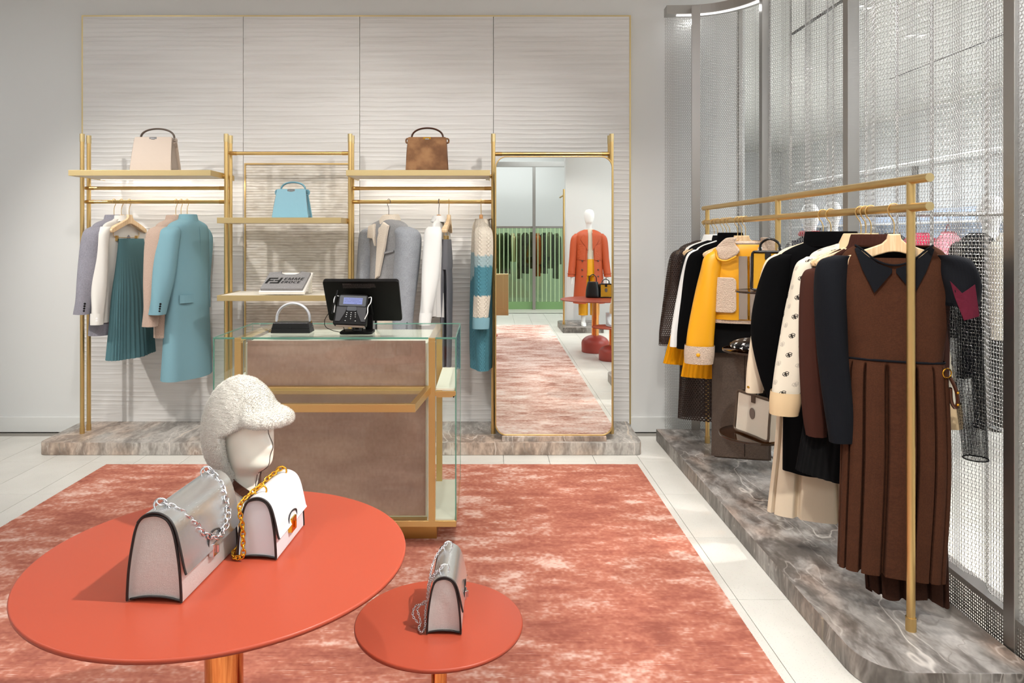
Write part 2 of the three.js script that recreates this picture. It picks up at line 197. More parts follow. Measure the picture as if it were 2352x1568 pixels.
// ---------------------------------------------------------------- materials
const S = (color, roughness = 0.8, o = {}) => new THREE.MeshStandardMaterial({ color, roughness, ...o });
const P = (o) => new THREE.MeshPhysicalMaterial(o);
const cloth = (color, o = {}) => P({ color, roughness: 0.92, sheen: 0.2, sheenRoughness: 0.6, sheenColor: new THREE.Color(color), specularIntensity: 0.35, bumpMap: T.weave, bumpScale: 0.0006, ...o });
const M = {
  wall: S(0xd9dad8, 0.75), wallTrim: S(0xdcddda, 0.55), ceiling: S(0xe0dfda, 0.9),
  comb: S(0xffffff, 0.42, { map: T.combColor, bumpMap: T.comb, bumpScale: 0.003 }),
  raffia: S(0xffffff, 0.42, { map: T.rafC, bumpMap: T.rafH, bumpScale: 0.0025 }),
  brass: P({ color: 0xd9b97c, metalness: 1, roughness: 0.36, bumpMap: T.brush, bumpScale: 0.00015 }), brassPale: P({ color: 0xd2bd8c, metalness: 1, roughness: 0.42 }), brassDark: P({ color: 0xc9a161, metalness: 1, roughness: 0.38 }),
  gold: P({ color: 0xe0a93a, metalness: 1, roughness: 0.16 }), chrome: P({ color: 0xd6d6d8, metalness: 1, roughness: 0.14 }), copper: P({ color: 0xe09a5a, metalness: 1, roughness: 0.12 }),
  steel: P({ color: 0xa9a6a2, metalness: 1, roughness: 0.38, bumpMap: T.brush, bumpScale: 0.0002 }), steelDark: P({ color: 0x77736f, metalness: 1, roughness: 0.45 }), mesh: P({ color: 0xa9a7a3, metalness: 1, roughness: 0.3 }),
  marbleA: P({ map: T.marbleA, roughness: 0.42, specularIntensity: 0.6 }), marbleB: P({ map: T.marbleB, roughness: 0.38, specularIntensity: 0.6 }),
  tile: P({ map: T.tile, roughness: 0.34, specularIntensity: 0.5 }), grout: S(0x8f8b83, 0.9), tileFar: S(0xcbc8be, 0.4),
  rugTips: P({ map: T.rugTips, roughness: 0.95, sheen: 0.2, sheenRoughness: 0.5, sheenColor: new THREE.Color(0xd9a898) }), rugSheenFlanks: P({ map: T.rugSheenFlanks, roughness: 0.95 }), rugEdge: S(0xb46a58, 0.95),
  glass: P({ color: 0xf4fbf8, roughness: 0.02, transmission: 1, thickness: 0, ior: 1.45 }), glassEdge: P({ color: 0x86c2b0, roughness: 0.15, transmission: 0.6, thickness: 0 }),
  smoke: P({ color: 0xc9a780, roughness: 0.05, transmission: 1, thickness: 0, ior: 1.45 }), smokeEdge: P({ color: 0x2b1c10, roughness: 0.15, metalness: 0 }),
  mirror: P({ color: 0xf2f5f2, metalness: 1, roughness: 0.003 }),
  coral: P({ color: 0x9b422e, roughness: 0.36, specularIntensity: 0.5 }), coralDark: P({ color: 0xc6402a, roughness: 0.38, specularIntensity: 0.5 }), coralRed: P({ color: 0xa8453a, roughness: 0.4 }),
  suede: S(0xffffff, 0.85, { map: T.suede }), cream: S(0xe6e0d2, 0.6), white: S(0xeeeeec, 0.5),
  wood: P({ map: T.wood, roughness: 0.45, color: 0xffffff }), woodDark: P({ map: T.wood, roughness: 0.45, color: 0xe2b98a }),
  silver: P({ color: 0xe0e2df, metalness: 0.85, roughness: 0.4, bumpMap: T.sparkle, bumpScale: 0.0012 }), silverFlap: P({ color: 0xe0e2e2, metalness: 0.94, roughness: 0.26, bumpMap: T.sparkle, bumpScale: 0.00015 }),
  whiteLeather: P({ color: 0xc9cbce, roughness: 0.3, clearcoat: 0.4, clearcoatRoughness: 0.2 }), blackEdge: S(0x1a1210, 0.5), blackLeather: P({ color: 0x0c0b0b, roughness: 0.35 }), blackPlastic: P({ color: 0x090808, roughness: 0.5, specularIntensity: 0.35 }), blackGloss: P({ color: 0x050506, roughness: 0.12 }), greyPlastic: S(0x2c2c2e, 0.5),
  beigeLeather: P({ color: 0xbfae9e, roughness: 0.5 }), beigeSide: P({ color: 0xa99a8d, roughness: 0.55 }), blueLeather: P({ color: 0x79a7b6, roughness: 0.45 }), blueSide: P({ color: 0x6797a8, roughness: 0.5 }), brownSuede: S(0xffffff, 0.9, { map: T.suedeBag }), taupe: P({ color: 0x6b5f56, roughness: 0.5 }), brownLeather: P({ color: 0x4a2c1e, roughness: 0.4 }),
  fur: P({ color: 0xc8c4bb, roughness: 1, sheen: 0.8, sheenRoughness: 0.5, sheenColor: new THREE.Color(0xffffff), bumpMap: T.fur, bumpScale: 0.003 }), furFibre: P({ color: 0xcfcbc2, roughness: 1, specularIntensity: 0.2 }), furTan: P({ color: 0xccb6a2, roughness: 1, sheen: 0.6, sheenColor: new THREE.Color(0xe6d2bd), bumpMap: T.fur, bumpScale: 0.007 }),
  mannequin: P({ color: 0xece7d9, roughness: 0.35, clearcoat: 0.2, clearcoatRoughness: 0.3 }), mannequinWhite: P({ color: 0xf2f2f0, roughness: 0.3 }),
};

// ================================================================ room shell
const WALL = 5.17, BACKX0 = -4.3, BACKX1 = 1.83;
{
  const w = structGroup('wall_back');
  obj('plaster', boxB(BACKX0 - 0.2, BACKX1, 0, CEIL, -WALL - 0.2, -WALL, 0), M.wall, w);
  const zs = -5.14, xs = [X(190, 5.14), X(558.5, 5.14), X(826, 5.14), X(1133.5, 5.14), X(1446, 5.14)], top = Y(38, 5.14);
  for (let i = 0; i < 4; i++) { const g = boxB(xs[i] + 0.0015, xs[i + 1] - 0.0015, 0.06, top, -WALL, zs, 0.001); const uv = g.attributes.uv; for (let k = 0; k < uv.count; k++) uv.setX(k, uv.getX(k) + i * 0.37); obj('wall_panel', g, M.comb, w, 'tall panel of combed white plaster'); }
  const e = 0.011;
  obj('panel_trim', [boxB(xs[0] - e, xs[0], 0.06, top + e, -WALL, zs - 0.004, 0), boxB(xs[4], xs[4] + e, 0.06, top + e, -WALL, zs - 0.004, 0), boxB(xs[0], xs[4], top, top + e, -WALL, zs - 0.004, 0)], M.brassPale, w, 'thin brass edge around the panels');
  // raffia inset behind the middle shelves
  const a = X(565, 5.12), b = X(801, 5.12), t = Y(378, 5.12), mid = X(677, 5.12);
  const g1 = boxB(a, b, t - 1.86, t, -5.14, -5.118, 0);
  obj('inset_panel', g1, M.raffia, w, 'woven raffia inset panel');
  obj('inset_trim', [boxB(a - 0.01, a, t - 1.86, t + 0.01, -5.14, -5.112, 0), boxB(b, b + 0.01, t - 1.86, t + 0.01, -5.14, -5.112, 0), boxB(a, b, t, t + 0.01, -5.14, -5.112, 0)], M.brass, w, 'thin brass frame of the raffia inset');
}
struct('baseboard_back', [boxB(BACKX0, -2.9, 0, 0.11, -WALL, -WALL + 0.014, 0.003), boxB(1.02, BACKX1, 0, 0.11, -WALL, -WALL + 0.014, 0.003)], M.wallTrim);
struct('trim_1', boxB(BACKX1, BACKX1 + 0.03, 0, CEIL, -WALL - 0.21, -WALL + 0.01, 0.002), M.steel);
struct('wall_left', boxB(BACKX0 - 0.2, BACKX0, 0, CEIL, -WALL, 8.2, 0), M.wall);
struct('wall_rear', boxB(BACKX0 - 0.2, 7.2, 0, CEIL, 6.4, 6.6, 0), M.wall);
struct('wall_far', boxB(BACKX1, 7.2, 0, CEIL, -17.2, -17, 0), M.wall);
struct('wall_side', boxB(1.83, 1.95, 0, CEIL, -17, -WALL - 0.2, 0), M.wall);
struct('wall_partition', boxB(1.22, 3.0, 0, CEIL, 2.25, 2.45, 0), M.wall);
struct('wall_right', boxB(7, 7.2, 0, CEIL, -17, 6.4, 0), M.wall);
{
  const f = structGroup('floor');
  obj('subfloor', boxB(-4.5, 7.2, -0.1, -0.008, -17.2, 6.6, 0), M.grout, f);
  obj('floor_slab', [boxB(2.0, 7, -0.008, 0, -17, 6.4, 0), boxB(-4.3, 2.0, -0.008, 0, 3.99, 6.4, 0)], M.tileFar, f);
  const tw = 0.2877, td = 0.5713, gap = 0.0022, base = box(tw - gap, 0.012, td - gap, 0, 0, 0, 0.001), variants = [];
  for (let k = 0; k < 8; k++) { const g = base.clone(), uv = g.attributes.uv, a = rnd(), b = rnd(); for (let i = 0; i < uv.count; i++) uv.setXY(i, uv.getX(i) + a, uv.getY(i) + b); variants.push(g); }
  const rest = [], all = [];
  for (let i = -19; i <= 3; i++) for (let j = -7; j <= 7; j++) {
    const x = 0.977 + (i - 0.5) * tw, d = 4.482 + 0.5713 * 1 - (j + 0.5) * td + 0;   // joints fall on x = 0.977 and d = 4.482
    if (x < -4.3 || d > 5.3 || d < -4) continue;
    if (x - tw / 2 > -2.25 && x + tw / 2 < 0.86 && d + td / 2 < 4.32 && d - td / 2 > -2.05) continue;   // wholly under the rug
    if (x - tw / 2 > 1.2 && d < 4.6 && d > 2.4) continue;
    all.push([x, d]);
  }
  for (let j = 8; j < 16; j++) for (let i = -19; i <= 3; i++) { const x = 0.977 + (i - 0.5) * tw, d = 4.482 + 0.5713 - (j + 0.5) * td; if (x < -4.3 || d < -4) continue; if (x - tw / 2 > -2.25 && x + tw / 2 < 0.86 && d > -1.9) continue; all.push([x, d]); }
  all.sort((p, q) => (q[1] > 0.8) - (p[1] > 0.8) || p[1] - q[1]);
  all.forEach(([x, d], k) => { if (k < 292) { const o = obj('tile', variants[k % 8], M.tile, f); o.position.set(x, -0.006, -d); } else { const g = variants[k % 8].clone(); g.translate(x, -0.006, -d); rest.push(g); } });
  if (rest.length) { const o = obj('distant_tiles', rest, M.tile, f); o.userData.kind = 'stuff'; }
}
{
  const c = structGroup('ceiling');
  obj('ceiling_slab', boxB(-4.5, 7.2, CEIL, CEIL + 0.15, -17.2, 6.6, 0), M.ceiling, c);
  const discGlow = new THREE.MeshStandardMaterial({ color: 0xffffff, emissive: WARM, emissiveIntensity: 4 }), fillPanelGlow = new THREE.MeshStandardMaterial({ color: 0xffffff, emissive: COOL, emissiveIntensity: 1.6 });
  const ring = lathe([[0.045, 0.01], [0.045, -0.012], [0.062, -0.012], [0.062, 0.01]], 24), disc = new THREE.CylinderGeometry(0.044, 0.044, 0.006, 24);
  for (const [x, d, tx, ty, td, cd, cone] of UNSEEN_SPOTS) {
    const s = obj('downlight', ring, M.white, c); s.position.set(x, CEIL, -d); obj('lamp', disc, discGlow, s).position.y = 0.002;  // out of view, placed for the light it throws
    const l = new THREE.SpotLight(WARM, cd, 0, cone * RAD, 0.7, 2); l.position.set(x, CEIL - 0.03, -d); l.target.position.set(tx, ty, -td); l.castShadow = true; l.shadow.radius = 2.2; scene.add(l, l.target);
  }
  for (const [x, d, w, h, e] of FILL_PANELS) {
    const p = obj('added_fill_panel', boxB(-w / 2 - 0.02, w / 2 + 0.02, -0.012, 0.01, -h / 2 - 0.02, h / 2 + 0.02, 0), M.white, c); p.position.set(x, CEIL, -d);  // added fill, stands for no real ceiling fixture
    obj('lamp', boxB(-w / 2, w / 2, -0.016, -0.012, -h / 2, h / 2, 0), fillPanelGlow, p);
    const l = new THREE.RectAreaLight(COOL, e, w, h); l.position.set(x, CEIL - 0.02, -d); l.rotation.x = -Math.PI / 2; scene.add(l);
  }
  // small spots seen through the mesh screen, and the dark slots of the far ceiling
  for (const [x, d] of [[2.6, 4.6], [2.75, 4.6], [2.62, 5.6], [2.95, 4.9], [3.05, 4.95], [3.3, 6.3], [3.4, 6.35], [3.5, 9], [3.9, 8.6], [3.75, 5.3], [3.85, 5.35], [4.7, 5.6], [4.8, 5.65], [4.3, 7.2], [4.4, 7.2], [5.3, 7.2], [5.4, 7.25], [3.3, 12], [4.2, 12.5]]) { const s = obj('downlight', ring, M.white, c); s.position.set(x, CEIL, -d); obj('lamp', disc, discGlow, s).position.y = 0.002; }
  obj('ceiling_slot', [boxB(3.06, 3.1, CEIL - 0.004, CEIL + 0.01, -7.2, -3.6, 0), boxB(5.2, 5.22, CEIL - 0.004, CEIL + 0.01, -9.2, -4.6, 0)], M.blackEdge, c, 'dark slot in the ceiling');
  obj('bulkhead', boxB(-4.3, 1.22, 2.75, CEIL, 1.7, 1.9, 0), M.ceiling, c);
}

// ================================================================ marble platforms
{
  const t = thing('marble_platform', 'long grey marble plinth carrying the wall racks and the mirror', 'platform');
  const s = new THREE.Shape(), x0 = -2.885, x1 = 1.012, a = 4.606, b = 5.14, r = 0.05;
  s.moveTo(x0 - 0.02, b); s.lineTo(x0, a + r); s.quadraticCurveTo(x0, a, x0 + r, a); s.lineTo(x1 - r, a); s.quadraticCurveTo(x1, a, x1, a + r); s.lineTo(x1 + 0.01, b); s.closePath();
  const g = extr(s, 0.076, 0.003, 8); g.rotateX(-Math.PI / 2); g.translate(0, 0.004, 0); obj('slab', metreUV(g), M.marbleA, t);
  const s2 = extr(shapeOf([[x0 + 0.02, b], [x0 + 0.02, a + 0.02], [x1 - 0.02, a + 0.02], [x1 - 0.02, b]]), 0.004, 0); s2.rotateX(-Math.PI / 2); obj('painted_shadow_gap', s2, M.blackEdge, t);  // black strip paints the shade under the slab edge
}
function rightPlatform(label, dNear, dFar) {
  const t = thing('marble_platform', label, 'platform'), s = new THREE.Shape(), x0 = dNear < 0 ? 1.07 : 1.17, x1 = 1.68, r = 0.16;
  s.moveTo(x0 + 0.01, dFar); s.lineTo(x0, dNear + r); s.quadraticCurveTo(x0 + 0.005, dNear, x0 + r, dNear - 0.005); s.lineTo(x1, dNear - 0.01); s.lineTo(x1, dFar); s.closePath();
  const g = extr(s, 0.076, 0.003, 10); g.rotateX(-Math.PI / 2); g.translate(0, 0.004, 0); obj('slab', metreUV(g), M.marbleB, t);
  const s2 = extr(shapeOf([[x0 + 0.04, dFar - 0.02], [x0 + 0.03, dNear + 0.05], [x1, dNear + 0.02], [x1 - 0.02, dFar - 0.02]]), 0.004, 0); s2.rotateX(-Math.PI / 2); obj('painted_shadow_gap', s2, M.blackEdge, t);  // shade below the slab, put in as a black inset
}
rightPlatform('grey veined marble plinth under the free-standing clothes rail beside the mesh screen', 2.17, 4.935);
rightPlatform('short grey marble plinth under the coral-coated mannequin, seen in the mirror', -2.2, -1.25);

// ================================================================ rug: a short leaning pile, its ridges painted pale on the wall side as sheen
{
  const x0 = -2.33, x1 = 0.935, d0 = -2.14, d1 = 4.407, pos = [], uv = [], tips = [], flanks = [], nx = 150, p = 0.0078;
  let d = d0, n = 0; const rows = [[d0, 0.003]];
  while (d < d1 - 0.02) { const q = p * rr(0.75, 1.3); rows.push([d + q * 0.5, 0.0135]); rows.push([d + q, 0.0102]); d += q; }
  rows.push([d1, 0.003]);
  const H = rows.map((r) => Array.from({ length: nx + 1 }, () => r[1] + (r[1] > 0.005 ? rr(-0.0006, 0.0006) : 0)));
  const J = rows.map((r) => Array.from({ length: nx + 1 }, () => (r[1] > 0.005 ? rr(-0.0011, 0.0011) : 0)));
  for (let j = 0; j + 1 < rows.length; j++) {
    const idx = rows[j + 1][1] > rows[j][1] ? tips : flanks;   // from the counter the red tips show, from the wall pale flanks painted as its sheen
    for (const k of [j, j + 1]) for (let i = 0; i <= nx; i++) { pos.push(lerp(x0, x1, i / nx), H[k][i], -rows[k][0] + J[k][i]); uv.push(i / nx, (rows[k][0] - d0) / (d1 - d0)); }
    for (let i = 0; i < nx; i++) { const a = n + i, b = a + 1, e = a + nx + 1, f = e + 1; idx.push(a, b, e, b, f, e); } n += 2 * (nx + 1);
  }
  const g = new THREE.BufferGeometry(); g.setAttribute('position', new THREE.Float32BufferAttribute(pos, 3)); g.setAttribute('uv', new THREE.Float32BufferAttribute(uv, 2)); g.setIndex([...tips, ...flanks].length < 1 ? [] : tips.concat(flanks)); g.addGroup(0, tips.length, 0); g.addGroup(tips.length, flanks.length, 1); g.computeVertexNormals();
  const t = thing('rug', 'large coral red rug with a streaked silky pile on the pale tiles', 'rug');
  const m = new THREE.Mesh(g, [M.rugTips, M.rugSheenFlanks]); m.name = 'pile'; m.castShadow = m.receiveShadow = true; t.add(m);
  obj('backing', boxB(x0 + 0.004, x1 - 0.004, 0.001, 0.006, -d1 + 0.004, -d0 - 0.004, 0.002), M.rugEdge, t);
}

// ================================================================ brass wall rack
const POST = [-2.722, -1.75, -0.914, 0.053, 0.852], RY = 1.648, RD = 4.85;
{
  const t = thing('wall_rack', 'brass wall rack of paired posts and rails standing on the marble plinth', 'clothes rack');
  for (const x of POST) for (const d of [4.82, 4.9]) {
    const p = obj('post', rod(V3(x, 0.08, -d), V3(x, 2.1, -d), 0.0135), M.brass, t);
    obj('cap', rod(V3(x, 2.05, -d), V3(x, 2.104, -d), 0.0155), M.brassPale, p); obj('foot', rod(V3(x, 0.08, -d), V3(x, 0.125, -d), 0.0155), M.brass, p);
  }
  const rail = (i, y, r) => { const q = obj('rail', rod(V3(POST[i], y, -4.86), V3(POST[i + 1], y, -4.86), r), M.brass, t); for (const [a, s] of [[POST[i], 1], [POST[i + 1], -1]]) obj('rail_socket', rod(V3(a + s * 0.012, y, -4.86), V3(a + s * 0.06, y, -4.86), r + 0.001), M.brassDark, q); };
  rail(0, Y(432, 4.86), 0.012); rail(0, RY, 0.0125); rail(1, Y(352, 4.86), 0.0125); rail(2, Y(432.5, 4.86), 0.012); rail(2, RY, 0.0125); rail(3, Y(353.5, 4.86), 0.0125);
}
function shelf(label, xa, xb, yTop, lit, tray) {
  const t = thing('brass_shelf', label, 'shelf', [(xa + xb) / 2, yTop, -4.8]), w = xb - xa;
  obj('board', box(w - 0.012, 0.03, 0.415, 0, -0.018, -0.002, 0.001), tray, t);
  obj('front_edge', box(w, 0.036, 0.006, 0, -0.018, 0.203, 0.001), M.brassPale, t); for (const s of [-1, 1]) obj('side_edge', box(0.006, 0.036, 0.43, s * (w / 2 - 0.003), -0.018, -0.012, 0.001), M.brassPale, t);
  for (const s of [-1, 1]) for (const d of [-0.02, -0.1]) obj('bracket', rod(V3(s * (w / 2 - 0.002), -0.018, d), V3(s * (w / 2 + 0.012), -0.018, d), 0.009), M.brass, t);
  if (lit) {
    const glow = new THREE.MeshStandardMaterial({ color: 0xffffff, emissive: 0xfff0dc, emissiveIntensity: 3 });
    obj('led_strip', box(w - 0.06, 0.004, 0.012, 0, -0.035, -0.13, 0), glow, t);
    const l = new THREE.RectAreaLight(0xfffaf2, lit, w - 0.06, 0.03); l.position.set((xa + xb) / 2, yTop - 0.042, -4.93); l.lookAt((xa + xb) / 2, yTop - 0.40, -5.14); scene.add(l);
  }
  return t;
}
const SH1 = Y(390.5, 4.6), SH2 = Y(499.5, 4.6), SH3 = Y(678, 4.6);
shelf('brass shelf at upper left with a beige handbag on it', X(158, 4.6), -1.768, SH1, 55, M.cream);
shelf('middle brass shelf under the small blue handbag', X(499, 4.6), X(784, 4.6), SH2, 0, M.cream);
shelf('lower brass shelf holding the printed grey shirt', X(499, 4.6), X(784, 4.6), SH3, 0, M.cream);
shelf('brass shelf at upper right with a brown suede handbag on it', X(795, 4.6), X(1126, 4.6), SH1, 55, M.cream);

// ================================================================ standing mirror
{
  const xa = X(1140, 4.64), xb = X(1405.5, 4.64), yb = Y(998.5, 4.64), yt = Y(360.5, 4.64), w = xb - xa, h = yt - yb;
  const t = thing('standing_mirror', 'tall rounded mirror in a thin brass frame on a marble foot', 'mirror', [(xa + xb) / 2, yb, -4.655], MIRROR_TURN());
  const fr = roundRect(w + 0.014, h + 0.014, 0.075, 0, h / 2), hole = new THREE.Path(roundRect(w, h, 0.068, 0, h / 2).getPoints(14)); fr.holes.push(hole);
  const fg = extr(fr, 0.03, 0.002, 14); fg.translate(0, 0, -0.02); obj('frame', fg, M.brass, t);
  const gl = extr(roundRect(w + 0.004, h + 0.004, 0.07, 0, h / 2), 0.006, 0, 24); gl.translate(0, 0, -0.002); obj('glass', gl, M.mirror, t);
  const bk = extr(roundRect(w + 0.002, h + 0.002, 0.069, 0, h / 2), 0.012, 0, 10); bk.translate(0, 0, -0.018); obj('backing', bk, M.greyPlastic, t);
  obj('marble_foot', box(X(1393, 4.63) - X(1153, 4.63), yb - 0.085, 0.16, 0, -(yb - 0.08) / 2 - 0.004, -0.055, 0.003), M.marbleA, t);
}
function MIRROR_TURN() { return -0.0055; }

// ================================================================ mesh screen
const MP = new THREE.CatmullRomCurve3([[1.265, 5.02], [1.45, 5.01], [1.597, 4.965], [1.713, 4.875], [1.80, 4.75], [1.85, 4.6], [1.86, 4.4], [1.845, 4.0], [1.81, 3.5], [1.77, 3.0], [1.735, 2.5], [1.715, 2.2], [1.68, 1.7], [1.64, 1.2]].map(([x, d]) => V3(x, 0, -d)));
const MESHTOP = 2.965;
{
  const len = MP.getLength(), px = 0.0135, py = 0.0118, nx = Math.floor(len / px), ny = Math.floor((MESHTOP - 0.06) / py);
  const ring = new THREE.TorusGeometry(0.0068, 0.00095, 3, 6); ring.rotateZ(Math.PI / 6);
  const I = new THREE.InstancedMesh(ring, M.mesh, nx * ny), m = new THREE.Matrix4(), q = new THREE.Quaternion(), e = new THREE.Euler(), one = V3(1, 1, 1);
  const pts = MP.getSpacedPoints(nx * 2); let k = 0;
  const wave = (s) => 0.018 * Math.sin(s * 19 + 1.2 * Math.sin(s * 5.3)) + 0.008 * Math.sin(s * 41);
  for (let i = 0; i < nx; i++) for (let j = 0; j < ny; j++) {
    const c = Math.min(2 * nx, i * 2 + (j % 2)), a = pts[Math.max(0, c - 1)], b = pts[Math.min(2 * nx, c + 1)], tx = b.x - a.x, tz = b.z - a.z, l = Math.hypot(tx, tz), nxn = -tz / l, nzn = tx / l, s = c / (2 * nx) * len, o = wave(s), sl = (wave(s + 0.01) - wave(s - 0.01)) / 0.02;
    e.set(0, Math.atan2(-tz, tx) - Math.atan(sl), 0, 'YXZ'); q.setFromEuler(e); q.multiply(new THREE.Quaternion().setFromAxisAngle(V3(0, 1, 0), (j % 2 ? 0.35 : -0.35)));
    m.compose(V3(pts[c].x + nxn * o, 0.05 + j * py, pts[c].z + nzn * o), q, one); I.setMatrixAt(k++, m);
  }
  I.name = 'mesh_curtain'; I.castShadow = I.receiveShadow = true; I.userData = { kind: 'stuff', label: 'see-through curtain of linked steel rings behind the right clothes rail', category: 'curtain' }; scene.add(I);

  const t = thing('screen_frame', 'brushed steel posts and curved top track holding the steel ring curtain', 'screen');
  const post = (px0, px1, d, y1, x) => { const w = 0.058, xx = x ?? (X((px0 + px1) / 2, d) + 0.02), g = box(w, y1, 0.05, 0, y1 / 2, 0, 0.002), o = obj('post', g, M.steel, t); o.position.set(xx, 0, -d); return o; };
  post(1583, 1600, 4.93, 3.0).rotation.y = -0.25; post(1742, 1758, 4.62, CEIL); post(1933, 1958, 3.5, CEIL); const pn = post(2297, 2352, 2.30, CEIL, 1.714); pn.rotation.y = 0.0;
  post(1683, 1694, 5.6, CEIL, 1.99);
  const pl = MP.getSpacedPoints(120), n = pl.length;
  const band = (y0, y1, o0, o1, from, to) => { const pos = [], idx = []; let c = 0; for (let i = from; i <= to; i++) { const a = pl[Math.max(0, i - 1)], b = pl[Math.min(n - 1, i + 1)], l = Math.hypot(b.x - a.x, b.z - a.z), ox = (b.z - a.z) / l, oz = -(b.x - a.x) / l; for (const [y, o] of [[y0, o0], [y1, o0], [y1, o1], [y0, o1]]) pos.push(pl[i].x + ox * o, y, pl[i].z + oz * o); if (i > from) for (let s = 0; s < 4; s++) { const p = c - 4 + s, q2 = c - 4 + (s + 1) % 4; idx.push(p, q2, p + 4, q2, q2 + 4, p + 4); } c += 4; } idx.push(0, 1, 2, 0, 2, 3, c - 4, c - 2, c - 3, c - 4, c - 1, c - 2); const g = new THREE.BufferGeometry(); g.setAttribute('position', new THREE.Float32BufferAttribute(pos, 3)); g.setIndex(idx); const h = g.toNonIndexed(); h.computeVertexNormals(); return metreUV(h); };
  obj('top_track', band(MESHTOP - 0.002, MESHTOP + 0.058, -0.045, 0.045, 0, n - 1), M.steel, t);
  obj('led_strip', band(MESHTOP - 0.012, MESHTOP - 0.004, -0.038, -0.018, 2, n - 1), new THREE.MeshStandardMaterial({ color: 0xffffff, emissive: 0xffffff, emissiveIntensity: 2.2 }), t);
  for (const i of [6, 20, 34, 48, 62]) { const p = pl[i], l = new THREE.PointLight(0xffffff, 0.1, 0, 2); l.position.set(p.x - 0.05, MESHTOP - 0.05, p.z); scene.add(l); }
  obj('bottom_skirt', [band(0.0, 0.012, -0.03, 0.03, 0, n - 1), band(0.165, 0.185, -0.03, 0.03, 70, n - 1)], M.steel, t);
  const hp = P({ color: 0xa19d98, metalness: 1, roughness: 0.4, alphaMap: T.holes, alphaTest: 0.5 });
  obj('perforated_plate', (() => { const pos = [], uv = [], idx = []; let c = 0, s = 0; for (let i = 70; i < n; i++) { const b = pl[Math.min(n - 1, i + 1)], a = pl[i - 1], l = Math.hypot(b.x - a.x, b.z - a.z), ox = -(b.z - a.z) / l, oz = (b.x - a.x) / l; s += l / 2; pos.push(pl[i].x + ox * 0.028, 0.01, pl[i].z + oz * 0.028, pl[i].x + ox * 0.028, 0.168, pl[i].z + oz * 0.028); uv.push(s, 0.01, s, 0.168); if (c) idx.push(c - 2, c - 1, c, c, c - 1, c + 1); c += 2; } const g = new THREE.BufferGeometry(); g.setAttribute('position', new THREE.Float32BufferAttribute(pos, 3)); g.setAttribute('uv', new THREE.Float32BufferAttribute(uv, 2)); g.setIndex(idx); g.computeVertexNormals(); return g; })(), hp, t);
}

